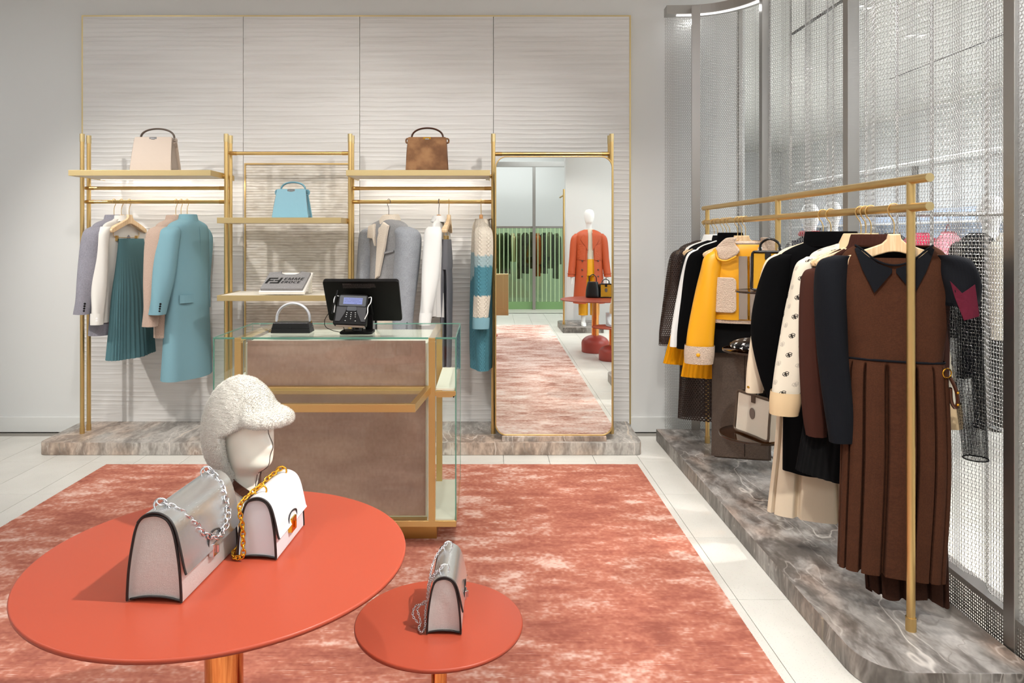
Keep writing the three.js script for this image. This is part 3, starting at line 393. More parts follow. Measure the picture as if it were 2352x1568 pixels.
// ================================================================ glass counter
const CTOP = 0.953;
{
  const x0 = -1.22, x1 = -0.131, d0 = 3.2, d1 = 3.74, t = thing('service_counter', 'glass and brass service counter with a mauve suede front', 'counter'), pw = 0.03;
  obj('plinth', boxB(-1.12, -0.225, 0.012, 0.108, -3.64, -3.3, 0.002), M.brassDark, t);
  obj('base_frame', [boxB(x0, x1, 0.106, 0.134, -d1, -d0, 0.002)], M.brass, t);
  for (const s of [-1, 1]) obj('base_shelf', s < 0 ? boxB(x0 + 0.008, -1.09, 0.134, 0.14, -d1 + 0.008, -d0 - 0.008, 0) : boxB(-0.262, x1 - 0.008, 0.134, 0.14, -d1 + 0.008, -d0 - 0.008, 0), M.cream, t);
  obj('cabinet_body', boxB(-1.09, -0.262, 0.134, 0.925, -3.72, -3.243, 0.002), M.cream, t);
  obj('front_panel', boxB(-1.079, -0.272, 0.144, 0.936, -3.243, -3.236, 0.001), M.suede, t, 'mauve suede panel');
  for (const x of [-1.11, -0.24]) {
    obj('post', boxB(x - pw / 2, x + pw / 2, 0.134, CTOP - 0.0165, -3.229, -3.199, 0.001), M.brass, t); obj('post', boxB(x - pw / 2, x + pw / 2, 0.134, CTOP - 0.0165, -3.735, -3.705, 0.001), M.brass, t);
    obj('top_bar', boxB(x - pw / 2, x + pw / 2, CTOP - 0.016, CTOP, -3.735, -3.199, 0.001), M.brass, t);
  }
  obj('front_rail', boxB(-1.095, -0.255, 0.702, 0.735, -3.226, -3.198, 0.001), M.brass, t);
  // bag ledge in front
  const lp = [[-1.095, 3.2], [-1.06, 2.86], [-0.281, 2.86], [-0.246, 3.2]], inn = [[-1.068, 3.19], [-1.038, 2.885], [-0.303, 2.885], [-0.273, 3.19]];
  const ls = shapeOf(lp); ls.holes.push(new THREE.Path(inn.map((q) => new THREE.Vector2(...q)))); const lg = extr(ls, 0.03, 0.001); lg.rotateX(-Math.PI / 2); lg.translate(0, 0.704, 0); obj('ledge_frame', metreUV(lg), M.brass, t);
  const gg = extr(shapeOf(inn), 0.005, 0); gg.rotateX(-Math.PI / 2); gg.translate(0, 0.722, 0); obj('ledge_glass', gg, M.glass, t);
  // side vitrines
  for (const s of [0, 1]) {
    const a = s ? -0.224 : x0 + 0.008, b = s ? x1 - 0.008 : -1.126;
    obj('vitrine_shelf', boxB(a, b, 0.717, 0.726, -d1 + 0.01, -d0 - 0.008, 0.001), M.cream, t);
    const sh = shapeOf([[a - 0.002, 0.715], [b + 0.006, 0.715], [b + 0.006, 0.698], [b - 0.012, 0.688], [a + 0.01, 0.688], [a - 0.002, 0.698]]), g = extr(sh, 0.01, 0.001); g.translate(0, 0, -d0 - 0.008); obj('shelf_edge', g, M.brass, t);
    obj('shelf_side_edge', boxB(s ? b - 0.002 : a - 0.006, s ? b + 0.006 : a + 0.002, 0.69, 0.716, -d1 + 0.01, -d0 - 0.006, 0.001), M.brass, t);
  }
  // panes: each one sheet with green edges
  const sheet = (w, h, place) => { const g = new THREE.PlaneGeometry(w, h); place(g); return obj('glass_pane', g, M.glass, t); };
  sheet(x1 - x0, d1 - d0, (g) => { g.rotateX(-Math.PI / 2); g.translate((x0 + x1) / 2, CTOP + 0.0015, -(d0 + d1) / 2); });
  sheet(0.834, CTOP - 0.735, (g) => g.translate(-0.675, (CTOP + 0.735) / 2, -3.203)); sheet(0.834, 0.566, (g) => g.translate(-0.675, 0.418, -3.203));
  for (const s of [0, 1]) { const a = s ? -0.224 : x0, b = s ? x1 : -1.126; sheet(b - a, CTOP - 0.726, (g) => g.translate((a + b) / 2, (CTOP + 0.726) / 2, -d0 - 0.003)); sheet(b - a, 0.548, (g) => g.translate((a + b) / 2, 0.412, -d0 - 0.003)); sheet(d1 - d0, CTOP - 0.136, (g) => { g.rotateY(Math.PI / 2); g.translate(s ? x1 : x0, (CTOP + 0.136) / 2, -(d0 + d1) / 2); }); }
  const ew = 0.005, e = (a, b, c, d, f, g) => boxB(a, b, c, d, f, g, 0.001);
  obj('glass_edge', [e(x0, -1.126, CTOP - 0.005, CTOP + 0.003, -d0 - 0.004, -d0 + 0.001), e(-1.094, -0.256, CTOP - 0.005, CTOP + 0.003, -d0 - 0.004, -d0 + 0.001), e(-0.224, x1, CTOP - 0.005, CTOP + 0.003, -d0 - 0.004, -d0 + 0.001), e(x0, x1, CTOP - 0.004, CTOP + 0.003, -d1, -d1 + 0.003),
    e(x0 - 0.001, x0 + ew, 0.136, CTOP, -d0 - 0.004, -d0 + 0.001), e(x1 - ew, x1 + 0.001, 0.136, CTOP, -d0 - 0.004, -d0 + 0.001), e(x0 - 0.001, x0 + 0.003, 0.136, CTOP, -d1, -d1 + ew), e(x1 - 0.003, x1 + 0.001, 0.136, CTOP, -d1, -d1 + ew),
    e(x0 - 0.001, x0 + 0.004, CTOP - 0.004, CTOP + 0.003, -d1, -d0), e(x1 - 0.004, x1 + 0.001, CTOP - 0.004, CTOP + 0.003, -d1, -d0)], M.glassEdge, t, 'green glass edge');
  for (const y of [0.69, 0.705]) obj('hinge_pin', rod(V3(x1 - 0.012, y, -d0 + 0.001), V3(x1 - 0.012, y, -d0 - 0.006), 0.004, 10), M.blackPlastic, t);
}
// ---------------------------------------------------------------- till monitor (its back faces us), terminal and cable
{
  const d = 3.39, t = thing('till_monitor', 'black till monitor on the glass counter, its back turned to the room', 'monitor', [-0.6, CTOP + 0.003, -3.40]);
  obj('base_plate', (() => { const g = extr(roundRect(0.15, 0.12, 0.02), 0.008, 0.002, 6); g.rotateX(-Math.PI / 2); g.translate(0, 0.002, 0.05); return g; })(), M.blackPlastic, t);
  obj('stand_pole', [rod(V3(0, 0.008, 0.05), V3(0, 0.12, 0.03), 0.026, 24), rod(V3(0, 0.085, 0.036), V3(0, 0.2, 0.0), 0.03, 24)], M.blackGloss, t);
  obj('stand_back', box(0.035, 0.16, 0.02, 0.045, 0.085, -0.01, 0.004), M.blackPlastic, t);
  const panel = obj('panel', (() => { const g = extr(roundRect(0.352, 0.252, 0.014), 0.014, 0.003, 6); return g; })(), M.blackPlastic, t);
  panel.position.set(0.022, 0.155, 0.012); panel.rotation.x = 37 * RAD;
  const bump = obj('mount_block', (() => { const g = extr(roundRect(0.125, 0.12, 0.012), 0.02, 0.004, 6); return g; })(), M.blackPlastic, panel); bump.position.set(-0.02, -0.03, 0.012);
  const note = canvasTex(512, 96, (c, w, h) => { c.fillStyle = '#0b0a0a'; c.fillRect(0, 0, w, h); c.fillStyle = '#9a908c'; let r = 3; const q = () => (r = (r * 16807) % 2147483647) / 2147483647; for (let l = 0; l < 6; l++) { let x = 2, end = l === 5 ? 430 : 490 + q() * 20; while (x < end) { const ww = 6 + q() * 26; c.globalAlpha = l === 0 && x < 140 ? 1 : 0.6; c.fillRect(x, 5 + l * 15, Math.min(ww, end - x), 6); x += ww + 5; } } });
  const pn = obj('small_print', new THREE.PlaneGeometry(0.155, 0.03), P({ color: 0xffffff, roughness: 0.5, specularIntensity: 0.35, map: note }), panel); pn.position.set(-0.008, 0.097, 0.0178);
  t.rotation.y = 0.0;
}
{
  const t = thing('card_terminal', 'black card payment terminal with a blue lit screen in front of the till monitor', 'card terminal', [X(808, 3.26), Y(709, 3.26), -3.255]); t.rotation.set(-24 * RAD, 0, -0.04);
  const s = new THREE.Shape(); s.moveTo(-0.078, -0.066); s.quadraticCurveTo(-0.078, -0.076, -0.066, -0.076); s.lineTo(0.064, -0.076); s.quadraticCurveTo(0.074, -0.076, 0.074, -0.066); s.lineTo(0.07, 0.055); s.quadraticCurveTo(0.069, 0.07, 0.055, 0.07); s.lineTo(-0.052, 0.07); s.quadraticCurveTo(-0.064, 0.07, -0.066, 0.056); s.closePath();
  obj('body', [(() => { const g = extr(s, 0.026, 0.004, 6); g.translate(0, 0, -0.028); return g; })(), rod(V3(0.0, -0.01, -0.03), V3(0.0, -0.03, -0.12), 0.02, 16)], M.blackPlastic, t);
  obj('bottom_lip', (() => { const g = box(0.13, 0.008, 0.022, 0, -0.076, -0.016, 0.003); return g; })(), S(0xb7a79d, 0.5), t);
  obj('bezel', (() => { const g = extr(roundRect(0.124, 0.052, 0.006), 0.003, 0.001, 4); g.translate(0.002, 0.038, -0.001); return g; })(), M.blackGloss, t);
  const scr = canvasTex(256, 96, (c, w, h) => { c.fillStyle = '#8f9ff0'; c.fillRect(0, 0, w, h); c.fillStyle = '#4b57a0'; let r = 11; const q = () => (r = (r * 16807) % 2147483647) / 2147483647; for (const [y, e] of [[14, 235], [34, 200], [56, 232], [78, 170]]) { let x = y === 78 ? 150 : 14; while (x < e) { const k = 5 + q() * 18; c.fillRect(x, y, k, 7); x += k + 5; } } });
  obj('screen', (() => { const g = new THREE.PlaneGeometry(0.087, 0.031); g.translate(0.003, 0.037, 0.0042); return g; })(), new THREE.MeshStandardMaterial({ color: 0x111122, emissive: 0xffffff, emissiveMap: scr, emissiveIntensity: 1.3, roughness: 0.2 }), t);
  for (const w of [[[-0.068, 0.008], [-0.02, 0.008], [-0.026, -0.02], [-0.046, -0.062], [-0.068, -0.062]], [[0.068, 0.008], [0.022, 0.008], [0.028, -0.02], [0.05, -0.062], [0.068, -0.062]]]) obj('keypad_wing', extr(shapeOf(w), 0.006, 0.002).translate(0, 0, -0.001), M.greyPlastic, t);
  obj('card_slot', (() => { const g = extr(roundRect(0.05, 0.022, 0.009), 0.003, 0.001, 6); g.translate(0.001, 0.0, 0.0); return g; })(), M.blackGloss, t);
  for (let j = 0; j < 5; j++) for (let i = 0; i < 3; i++) { const k = obj('key', box(0.0135 + j * 0.001, 0.0065, 0.004, 0.001 + (i - 1) * (0.019 + j * 0.001), -0.019 - j * 0.0095, 0.001, 0.001), M.blackPlastic, t); if ((i + j) % 2 === 0 || j < 3) obj('key_mark', box(0.004, 0.0025, 0.0006, 0.001 + (i - 1) * (0.019 + j * 0.001), -0.019 - j * 0.0095, 0.0032, 0), M.white, k); }
  obj('guard_rail', tube([[0.07, 0.06, -0.01], [0.084, 0.058, 0.004], [0.086, 0.03, 0.012], [0.076, 0.008, 0.012], [0.077, -0.02, 0.012], [0.066, -0.048, 0.006]], 0.0022, 40, 6), M.white, t);
  obj('guard_rail', tube([[-0.064, 0.062, -0.01], [-0.078, 0.058, 0.004], [-0.083, 0.03, 0.012], [-0.077, 0.01, 0.008], [-0.078, -0.02, 0]], 0.0022, 32, 6), M.white, t);
  obj('stylus', rod(V3(-0.073, 0.085, 0.006), V3(-0.084, -0.03, 0.014), 0.0045, 10, 0.003), M.blackPlastic, t);
}
{ const t = thing('cable', 'thin black cable looping beside the card terminal down to the counter', 'cable'); obj('wire', tube([at(766, 690, 3.23), at(757, 715, 3.23), at(746, 735, 3.235), at(748, 750, 3.25), at(762, 758, 3.27), at(782, 763, 3.30), at(793, 766.5, 3.33), at(791, 757, 3.31), at(787, 747, 3.285)], 0.0016, 60, 6), M.blackPlastic, t); }
{ // small black clutch with a white arched handle
  const t = thing('clutch_bag', 'small black box clutch with a white arched handle on the glass counter', 'bag', [X(671, 3.36), CTOP + 0.004, -3.37]);
  const g = warp(box(0.186, 0.05, 0.09, 0, 0.025, 0, 0.004), (v) => { v.x *= 0.88 + 0.12 * (1 - v.y / 0.05); v.z *= 0.86 + 0.14 * (1 - v.y / 0.05); }); obj('body', g, M.blackLeather, t);
  obj('lid_seam', box(0.178, 0.0025, 0.087, 0, 0.024, 0, 0), M.blackGloss, t);
  obj('clasp', box(0.014, 0.006, 0.004, 0.0, 0.024, 0.044, 0.001), M.blackGloss, t);
  const hp = []; for (let i = 0; i <= 12; i++) { const a = Math.PI * i / 12; hp.push([-0.079 * Math.cos(a), 0.05 + 0.085 * Math.sin(a) ** 0.85, -0.01]); }
  const hg = tube(hp, 0.0065, 48, 8); warp(hg, (v) => { v.z = -0.01 + (v.z + 0.01) * 1.6; }); obj('handle', hg, M.whiteLeather, t);
  for (const s of [-1, 1]) obj('handle_ring', new THREE.TorusGeometry(0.007, 0.0018, 6, 16).translate(s * 0.079, 0.05, -0.01), M.gold, t);
}
{ // folded grey shirt on a slanted white block
  const t = thing('display_block', 'slanted white display block on the lower middle shelf', 'display stand', [0, SH3, 0]);
  const a = X(595, 4.62), b = X(700, 4.62), th = 25 * RAD, w = b - a, L = 0.265;
  const slab = obj('slab', box(w, 0.02, L, 0, 0.01, -L / 2, 0.002), S(0xf6f3ea, 0.4), t); slab.position.set((a + b) / 2, 0.004, -4.618); slab.rotation.x = th;
  obj('prop', boxB(b - 0.016, b - 0.004, 0.0, 0.095, -4.835, -4.78, 0.001), M.cream, t); obj('prop', boxB(a + 0.004, a + 0.016, 0.0, 0.095, -4.835, -4.78, 0.001), M.cream, t);
  const q = thing('tshirt', 'folded grey melange shirt with bold black lettering on the slanted block', 'shirt', [(a + b) / 2, SH3 + 0.004, -4.618]); q.rotation.x = th;
  const s = new THREE.Shape(); const W = w * 0.47; s.moveTo(-W, 0.012); s.lineTo(W - 0.005, 0.012); s.lineTo(W, 0.235); s.lineTo(0.075, 0.25); s.quadraticCurveTo(0.06, 0.205, 0.01, 0.202); s.quadraticCurveTo(-0.055, 0.205, -0.06, 0.25); s.lineTo(-W, 0.24); s.closePath();
  const g = extr(s, 0.012, 0.003, 10); g.rotateX(-Math.PI / 2); g.translate(0, 0.023, 0); obj('folded_body', metreUV(g), cloth(0x9d9b9b, { map: T.melange }), q);
  const pr = canvasTex(1024, 384, (c, W2, H2) => { c.clearRect(0, 0, W2, H2); c.fillStyle = '#121212'; c.save(); c.transform(1, 0, -0.16, 1, 40, 0);
    c.fillRect(30, 50, 62, 290); c.fillRect(30, 50, 240, 64); c.fillRect(92, 168, 110, 52); c.fillRect(330, 50, 62, 290); c.fillRect(150, 278, 220, 62); c.fillRect(228, 168, 110, 52);   // the two interlocked letters
    c.font = 'bold 178px sans-serif'; c.fillText('EMME', 430, 176, 560); c.font = 'bold 158px sans-serif'; c.fillText('EROCE', 425, 330, 560); c.restore(); });
  const pg = new THREE.PlaneGeometry(0.262, 0.105); pg.rotateX(-Math.PI / 2); pg.translate(-0.002, 0.0392, -0.118); obj('print', pg, S(0xffffff, 0.9, { map: pr, alphaTest: 0.5 }), q);
  obj('neck_rib', tube([[0.075, 0.036, -0.25], [0.058, 0.036, -0.21], [0.01, 0.036, -0.2], [-0.05, 0.036, -0.21], [-0.062, 0.036, -0.25]], 0.004, 30, 6), cloth(0x8a8888), q);
  obj('neck_label', box(0.03, 0.002, 0.012, 0.008, 0.028, -0.222, 0), M.white, q);
}

// ================================================================ handbags with a top handle
function topHandleBag(label, [x, y, z], w, h, dep, o) {
  const t = thing('handbag', label, 'handbag', [x, y, z], o.turn || 0), tw = w * (o.top || 0.88);
  const panel = (side) => { const s = new THREE.Shape(); s.moveTo(-w / 2 + 0.006, 0); s.lineTo(w / 2 - 0.006, 0); s.quadraticCurveTo(w / 2, 0, w / 2 - 0.001, 0.008); s.lineTo(tw / 2, h - 0.012); s.quadraticCurveTo(tw / 2 - 0.001, h, tw / 2 - 0.012, h); s.lineTo(-tw / 2 + 0.012, h); s.quadraticCurveTo(-tw / 2 + 0.001, h, -tw / 2, h - 0.012); s.lineTo(-w / 2 + 0.001, 0.008); s.quadraticCurveTo(-w / 2, 0, -w / 2 + 0.006, 0);
    const g = tess.modify(extr(s, 0.007, 0.0025, 6)); const q = mergeVertices(warp(g, (v) => { const lean = dep / 2 - (dep * 0.28) * (v.y / h) ** 1.3; v.z = side > 0 ? lean - 0.007 + v.z : -lean + v.z; v.y += 0.002; }), 1e-5); q.computeVertexNormals(); return metreUV(q); };
  obj('front_panel', panel(1), o.mat, t); obj('back_panel', panel(-1), o.mat, t);
  const gs = [[0, 0.003, 0, w / 2 - 0.008, dep / 2 - 0.006], [0, h * 0.5, 0, (w * 0.5 + tw * 0.5) / 2 - 0.012, dep / 2 * 0.70], [0, h * 0.86, 0, tw / 2 - 0.012, dep / 2 * 0.42], [0, h * 0.97, 0, tw / 2 - 0.02, dep / 2 * 0.3]];
  obj('gusset', loft(gs, { seg: 48, sub: 14, n: 9, capA: true, capB: true, fold: (th, tt) => -0.012 * Math.max(0, Math.cos(2 * th)) ** 8 * sstep(tt, 0.1, 0.8) }), o.side, t);
  for (const s of [-1, 1]) obj('piping', tube([[s * (w / 2 - 0.004), 0.004, dep / 2 - 0.002], [s * (w + tw) / 4, h / 2, dep / 2 - dep * 0.12], [s * (tw / 2 - 0.001), h - 0.01, dep / 2 - dep * 0.275]], 0.0016, 20, 6), o.edge || M.taupe, t);
  obj('seam', box(0.0016, h * 0.9, 0.001, 0, h * 0.46, dep / 2 - 0.001, 0), o.side, t).geometry = warp(new THREE.BoxGeometry(0.0016, h * 0.9, 0.0015, 1, 12, 1).translate(0, h * 0.46, 0), (v) => { v.z += dep / 2 - (dep * 0.28) * (v.y / h) ** 1.3 + 0.0003; });
  const zf = dep / 2 - dep * 0.28;
  const lk = obj('lock_plate', (() => { const q = extr(roundRect(0.05, 0.026, 0.003), 0.004, 0.001, 4); q.translate(0, h - 0.012, zf + 0.001); return q; })(), o.lockMat || M.chrome, t); obj('turn_bar', box(0.026, 0.009, 0.006, 0, h - 0.012, zf + 0.007, 0.002), M.chrome, lk);
  const hp = []; for (let i = 0; i <= 14; i++) { const a = Math.PI * i / 14; hp.push([-o.hw * Math.cos(a) + (o.hx || 0), h + o.hh * Math.sin(a) ** 0.8 - 0.004, 0]); }
  obj('handle', warp(tube(hp, 0.0062, 56, 8), (v) => { v.z *= 1.7; }), o.handle, t);
  for (const s of [-1, 1]) obj('handle_ring', new THREE.TorusGeometry(0.009, 0.002, 6, 16).rotateY(Math.PI / 2).translate(s * o.hw + (o.hx || 0), h - 0.004, 0), M.chrome, t);
  for (const s of [-1, 1]) obj('strap_loop', tube([[s * (tw / 2 - 0.03), h - 0.004, 0], [s * (tw / 2 + 0.012), h - 0.008, 0], [s * (tw / 2 + 0.012), h - 0.032, 0.004], [s * (tw / 2 - 0.004), h - 0.034, 0.006]], 0.006, 20, 6), o.side, t);
}
topHandleBag('beige leather handbag with a dark handle on the upper left shelf', [(X(297, 4.7) + X(393, 4.7)) / 2, SH1, -4.78], X(393, 4.7) - X(297, 4.7), 0.232, 0.16, { mat: M.beigeLeather, side: M.beigeSide, handle: M.taupe, hw: 0.112, hh: 0.065, hx: 0.012, top: 0.91 });
topHandleBag('small blue leather handbag on the middle shelf before the raffia panel', [(X(624, 4.68) + X(708, 4.68)) / 2, SH2, -4.74], X(708, 4.68) - X(624, 4.68), 0.19, 0.12, { mat: M.blueLeather, side: M.blueSide, handle: M.blueLeather, hw: 0.08, hh: 0.052, top: 0.8, hx: 0.005 });
topHandleBag('brown suede handbag with a dark brown handle on the upper right shelf', [(X(931, 4.7) + X(1028, 4.7)) / 2, SH1, -4.78], X(1028, 4.7) - X(931, 4.7), 0.232, 0.15, { mat: M.brownSuede, side: M.brownSuede, handle: M.brownLeather, edge: M.brownLeather, hw: 0.105, hh: 0.07, lockMat: M.gold, top: 0.92 });

// ================================================================ tables
function pedestalTable(label, x, d, r, h, stem, dome) {
  const t = thing('pedestal_table', label, 'table', [x, 0, -d]), y0 = d > 0.9 && x < 0.9 ? 0.0125 : 0;
  obj('tabletop', lathe([[0.0001, h], [r - 0.004, h], [r - 0.0008, h - 0.0016], [r, h - 0.005], [r - 0.001, h - 0.010], [r - 0.05, h - 0.016], [0.0001, h - 0.016]].reverse(), 128), M.coral, t);
  obj('stem', rod(V3(0, y0 + dome * 1.2, 0), V3(0, h - 0.016, 0), stem, 40), M.copper, t, 'polished copper stem');
  const pr = []; for (let i = 0; i <= 14; i++) { const a = Math.PI / 2 * i / 14; pr.push([dome * Math.sin(a) + 0.0001, y0 + dome * 0.62 + dome * 0.62 * Math.cos(a)]); } pr.push([dome * 0.99, y0 + 0.006], [dome * 0.96, y0], [0.0001, y0]); pr.reverse();
  obj('dome_base', lathe(pr, 64), M.coralRed, t, 'coral red dome base');
}
const BT = { x: 0, d: 1.70, h: 0.65 }, rBig = 0.43; BT.x = (X(932, 1) + X(15, 1)) / 2 * 0; 
BT.x = -Math.tan(20.1 * RAD) * 1.70;
pedestalTable('large round coral table in front with the silver and white bags on it', BT.x, BT.d, rBig, 0.65, 0.044, 0.17);
const ST = { x: X(1008.5, 1.88), d: 1.88, h: 0.397 };
pedestalTable('small round coral table in front with one small silver bag on it', ST.x, ST.d, 0.2205, 0.397, 0.021, 0.10);

// ================================================================ flap bags with chains
// links along a curve, every other one turned
function chainPart(t, pts, link, wire, mat, single) {
  const c = curve(pts), len = c.getLength(), n = Math.max(2, Math.round(len / (link * 1.25))), root = single ? null : new THREE.Group(), out = [];
  if (root) { root.name = 'chain'; t.add(root); }
  const base = new THREE.TorusGeometry(link * 0.62, wire, 6, 14); base.scale(1.35, 0.92, 1.15);
  for (let i = 0; i <= n; i++) {
    const u = i / n, p = c.getPointAt(u), tg = c.getTangentAt(u), q = new THREE.Quaternion().setFromUnitVectors(V3(1, 0, 0), tg).multiply(new THREE.Quaternion().setFromAxisAngle(V3(1, 0, 0), (i % 2 ? 0.75 : -0.75) + 0.3 * Math.sin(i * 1.7)));
    if (single) { const g = base.clone(); g.applyQuaternion(q); g.translate(p.x, p.y, p.z); out.push(g); } else { const o = obj('link', base, mat, root); o.quaternion.copy(q); o.position.copy(p); }
  }
  if (single) obj('chain', out, mat, t).userData.kind = 'stuff';
}
function flapBag(label, [x, y, z], turn, L, w, h, o) {
  const t = thing('flap_bag', label, 'handbag', [x, y, z], turn);
  const prof = [[-w * 0.5, 0.003], [-w * 0.5, h * 0.1], [-w * 0.475, h * 0.35], [-w * 0.42, h * 0.6], [-w * 0.34, h * 0.84], [-w * 0.24, h * 0.96], [-w * 0.08, h], [w * 0.1, h], [w * 0.26, h * 0.94], [w * 0.36, h * 0.8], [w * 0.43, h * 0.58], [w * 0.475, h * 0.35], [w * 0.5, h * 0.1], [w * 0.5, 0.003]];
  const c2 = new THREE.SplineCurve(prof.map((p) => new THREE.Vector2(...p))), pts = c2.getPoints(60);
  const solid = extr(new THREE.Shape(pts.concat([new THREE.Vector2(w * 0.3, h * 0.045), new THREE.Vector2(0, h * 0.07), new THREE.Vector2(-w * 0.3, h * 0.045)])), L - 0.014, 0.0); solid.translate(0, 0, -L / 2 + 0.007); obj('gusset', metreUV(solid), o.side || o.mat, t);
  const shell = (ps, th, L2, z0) => { const out = [], inn = []; for (let i = 0; i < ps.length; i++) { const a = ps[Math.max(0, i - 1)], b = ps[Math.min(ps.length - 1, i + 1)], dx = b.x - a.x, dy = b.y - a.y, l = Math.hypot(dx, dy) || 1; out.push(new THREE.Vector2(ps[i].x - dy / l * th, ps[i].y + dx / l * th)); inn.push(ps[i]); } const g = extr(new THREE.Shape(out.concat(inn.slice().reverse())), L2, 0); g.translate(0, 0, z0); return { g: metreUV(g), out }; };
  const body = shell(pts, 0.003, L, -L / 2); obj('body', body.g, o.mat, t);
  const edge = (ps, z, r) => tube(ps.filter((_, i) => i % 3 === 0 || i === ps.length - 1).map((p) => [p.x, p.y, z]), r, 60, 6);
  obj('edge_piping', [edge(body.out.map((p, i) => new THREE.Vector2((p.x + pts[i].x) / 2, (p.y + pts[i].y) / 2)), L / 2, 0.0028), edge(body.out, -L / 2, 0.0028)], M.blackEdge, t, 'black painted edge');
  obj('base_edge', [-1, 1].map((s) => { const g = tube([[-w * 0.48, 0.004, s * (L / 2 - 0.005)], [-w * 0.2, h * 0.055, s * (L / 2 - 0.005)], [w * 0.2, h * 0.055, s * (L / 2 - 0.005)], [w * 0.48, 0.004, s * (L / 2 - 0.005)]], 0.0025, 24, 6); return g; }), M.blackEdge, t);
  // flap: from the back of the top over to the front, hanging a little free
  const fp = [[-w * 0.30, h * 0.92], [-w * 0.20, h * 0.99], [-w * 0.06, h * 1.03], [w * 0.1, h * 1.03], [w * 0.28, h * 0.97], [w * 0.40, h * 0.84], [w * 0.50, h * 0.6], [w * 0.56, h * 0.42], [w * 0.60, h * o.drop]], fs = new THREE.SplineCurve(fp.map((p) => new THREE.Vector2(...p))).getPoints(48);
  const fl = shell(fs, 0.0035, L + 0.002, -L / 2 - 0.001); obj('flap', fl.g, o.flap || o.mat, t);
  obj('flap_edge', [edge(fs.map((p, i) => new THREE.Vector2((p.x + fl.out[i].x) / 2, (p.y + fl.out[i].y) / 2)), L / 2 + 0.0012, 0.0024), edge(fs, -L / 2 - 0.001, 0.0024)], M.blackEdge, t, 'black painted edge');
  const lockY = h * (o.drop - 0.02), lk = obj('lock', box(0.012, o.lock || 0.03, o.lock || 0.03, w * 0.60 - 0.002, lockY, 0, 0.002), o.metal, t); obj('lock_bar', rod(V3(w * 0.6 + 0.006, lockY - 0.008, 0), V3(w * 0.6 + 0.006, lockY + 0.008, 0), 0.003, 8), o.metal, lk);
  obj('lock_tab', tube([[w * 0.585, h * (o.drop + 0.02), -0.03], [w * 0.59, h * (o.drop + 0.16), -0.026], [w * 0.57, h * (o.drop + 0.2), 0], [w * 0.59, h * (o.drop + 0.16), 0.026], [w * 0.585, h * (o.drop + 0.02), 0.03]], 0.0018, 24, 6), M.blackEdge, t);
  for (const s of [-1, 1]) obj('ring', new THREE.TorusGeometry(0.013, 0.0022, 8, 24).rotateY(0.3).translate(-w * 0.02, h * 1.03 + 0.008, s * (L / 2 - 0.03)), o.metal, t);
  return t;
}
const TT = 0.65;
{
  const cx = -0.672, cd = 1.603, L = 0.27, w = 0.112, h = 0.178;
  const t = flapBag('large silver leather bag with a silver chain over its flap, on the large table', [cx, TT, -cd], -0.07, L, w, h, { mat: M.silver, flap: M.silverFlap, metal: M.chrome, drop: 0.34 });
  const z = L / 2 - 0.03; chainPart(t, [[-0.002, h * 1.04 + 0.012, z], [0.022, h * 1.03, z - 0.008], [0.045, h * 0.86, z - 0.03], [0.062, h * 0.6, z - 0.065], [0.071, h * 0.46, z - 0.105], [0.071, h * 0.47, z - 0.15], [0.065, h * 0.62, z - 0.18], [0.05, h * 0.85, -z + 0.02], [0.024, h * 1.03, -z + 0.004], [-0.002, h * 1.04 + 0.012, -z]], 0.0105, 0.0018, M.chrome);
}
{
  const cx = -0.527, cd = 1.764, L = 0.2, w = 0.088, h = 0.139;
  const t = flapBag('white leather bag with a gold chain and gold lock on the large table', [cx, TT, -cd], -0.06, L, w, h, { mat: M.whiteLeather, metal: M.gold, drop: 0.36, lock: 0.034 });
  const z = L / 2 - 0.03; chainPart(t, [[-0.002, h * 1.03 + 0.02, z], [-0.02, h * 1.04 + 0.006, z + 0.012], [-0.038, h * 0.92, z + 0.034], [-0.032, h * 0.6, z + 0.036], [-0.03, h * 0.3, z + 0.037], [-0.03, 0.014, z + 0.04], [-0.048, 0.007, z + 0.035], [-0.062, 0.007, z + 0.018], [-0.066, 0.008, z - 0.004], [-0.056, 0.02, z - 0.006], [-0.054, h * 0.3, z - 0.004], [-0.048, h * 0.6, z - 0.006], [-0.04, h * 0.88, -z + 0.06], [-0.026, h * 1.03, -z + 0.03], [-0.004, h * 1.05 + 0.012, -z]], 0.0085, 0.0019, M.gold);
}
{
  const cx = -0.103, cd = 1.905, L = 0.198, w = 0.082, h = 0.14;
  const t = flapBag('small silver leather bag with a thin chain on the small table', [cx, ST.h, -cd], -0.02, L, w, h, { mat: M.silver, flap: M.silverFlap, metal: M.chrome, drop: 0.42, lock: 0.024 });
  const z = L / 2 - 0.03, k = 0.0042; chainPart(t, [[-0.004, h * 1.03 + 0.016, z], [-0.022, h * 1.03, z + 0.004], [-0.036, h * 0.86, z + 0.006], [-0.046, h * 0.5, z], [-0.056, h * 0.44, z - 0.012], [-0.072, h * 0.3, z - 0.01], [-0.066, h * 0.22, z], [-0.062, h * 0.1, z + 0.006], [-0.066, 0.008, z + 0.016], [-0.056, 0.006, z + 0.03], [-0.05, 0.01, z + 0.012], [-0.052, h * 0.2, z - 0.01], [-0.047, h * 0.55, z - 0.03], [-0.04, h * 0.85, -z + 0.03], [-0.024, h * 1.03, -z + 0.01], [-0.004, h * 1.04 + 0.014, -z]], k, 0.0011, M.chrome, true);
  chainPart(t, [[-0.006, h * 1.03 + 0.01, z - 0.004], [-0.024, h * 1.02, z - 0.004], [-0.041, h * 0.84, z - 0.002], [-0.049, h * 0.45, z - 0.01], [-0.06, h * 0.36, z - 0.02], [-0.078, h * 0.32, z - 0.024], [-0.084, h * 0.2, z - 0.01], [-0.07, h * 0.1, z]], k, 0.0011, M.chrome, true);
}
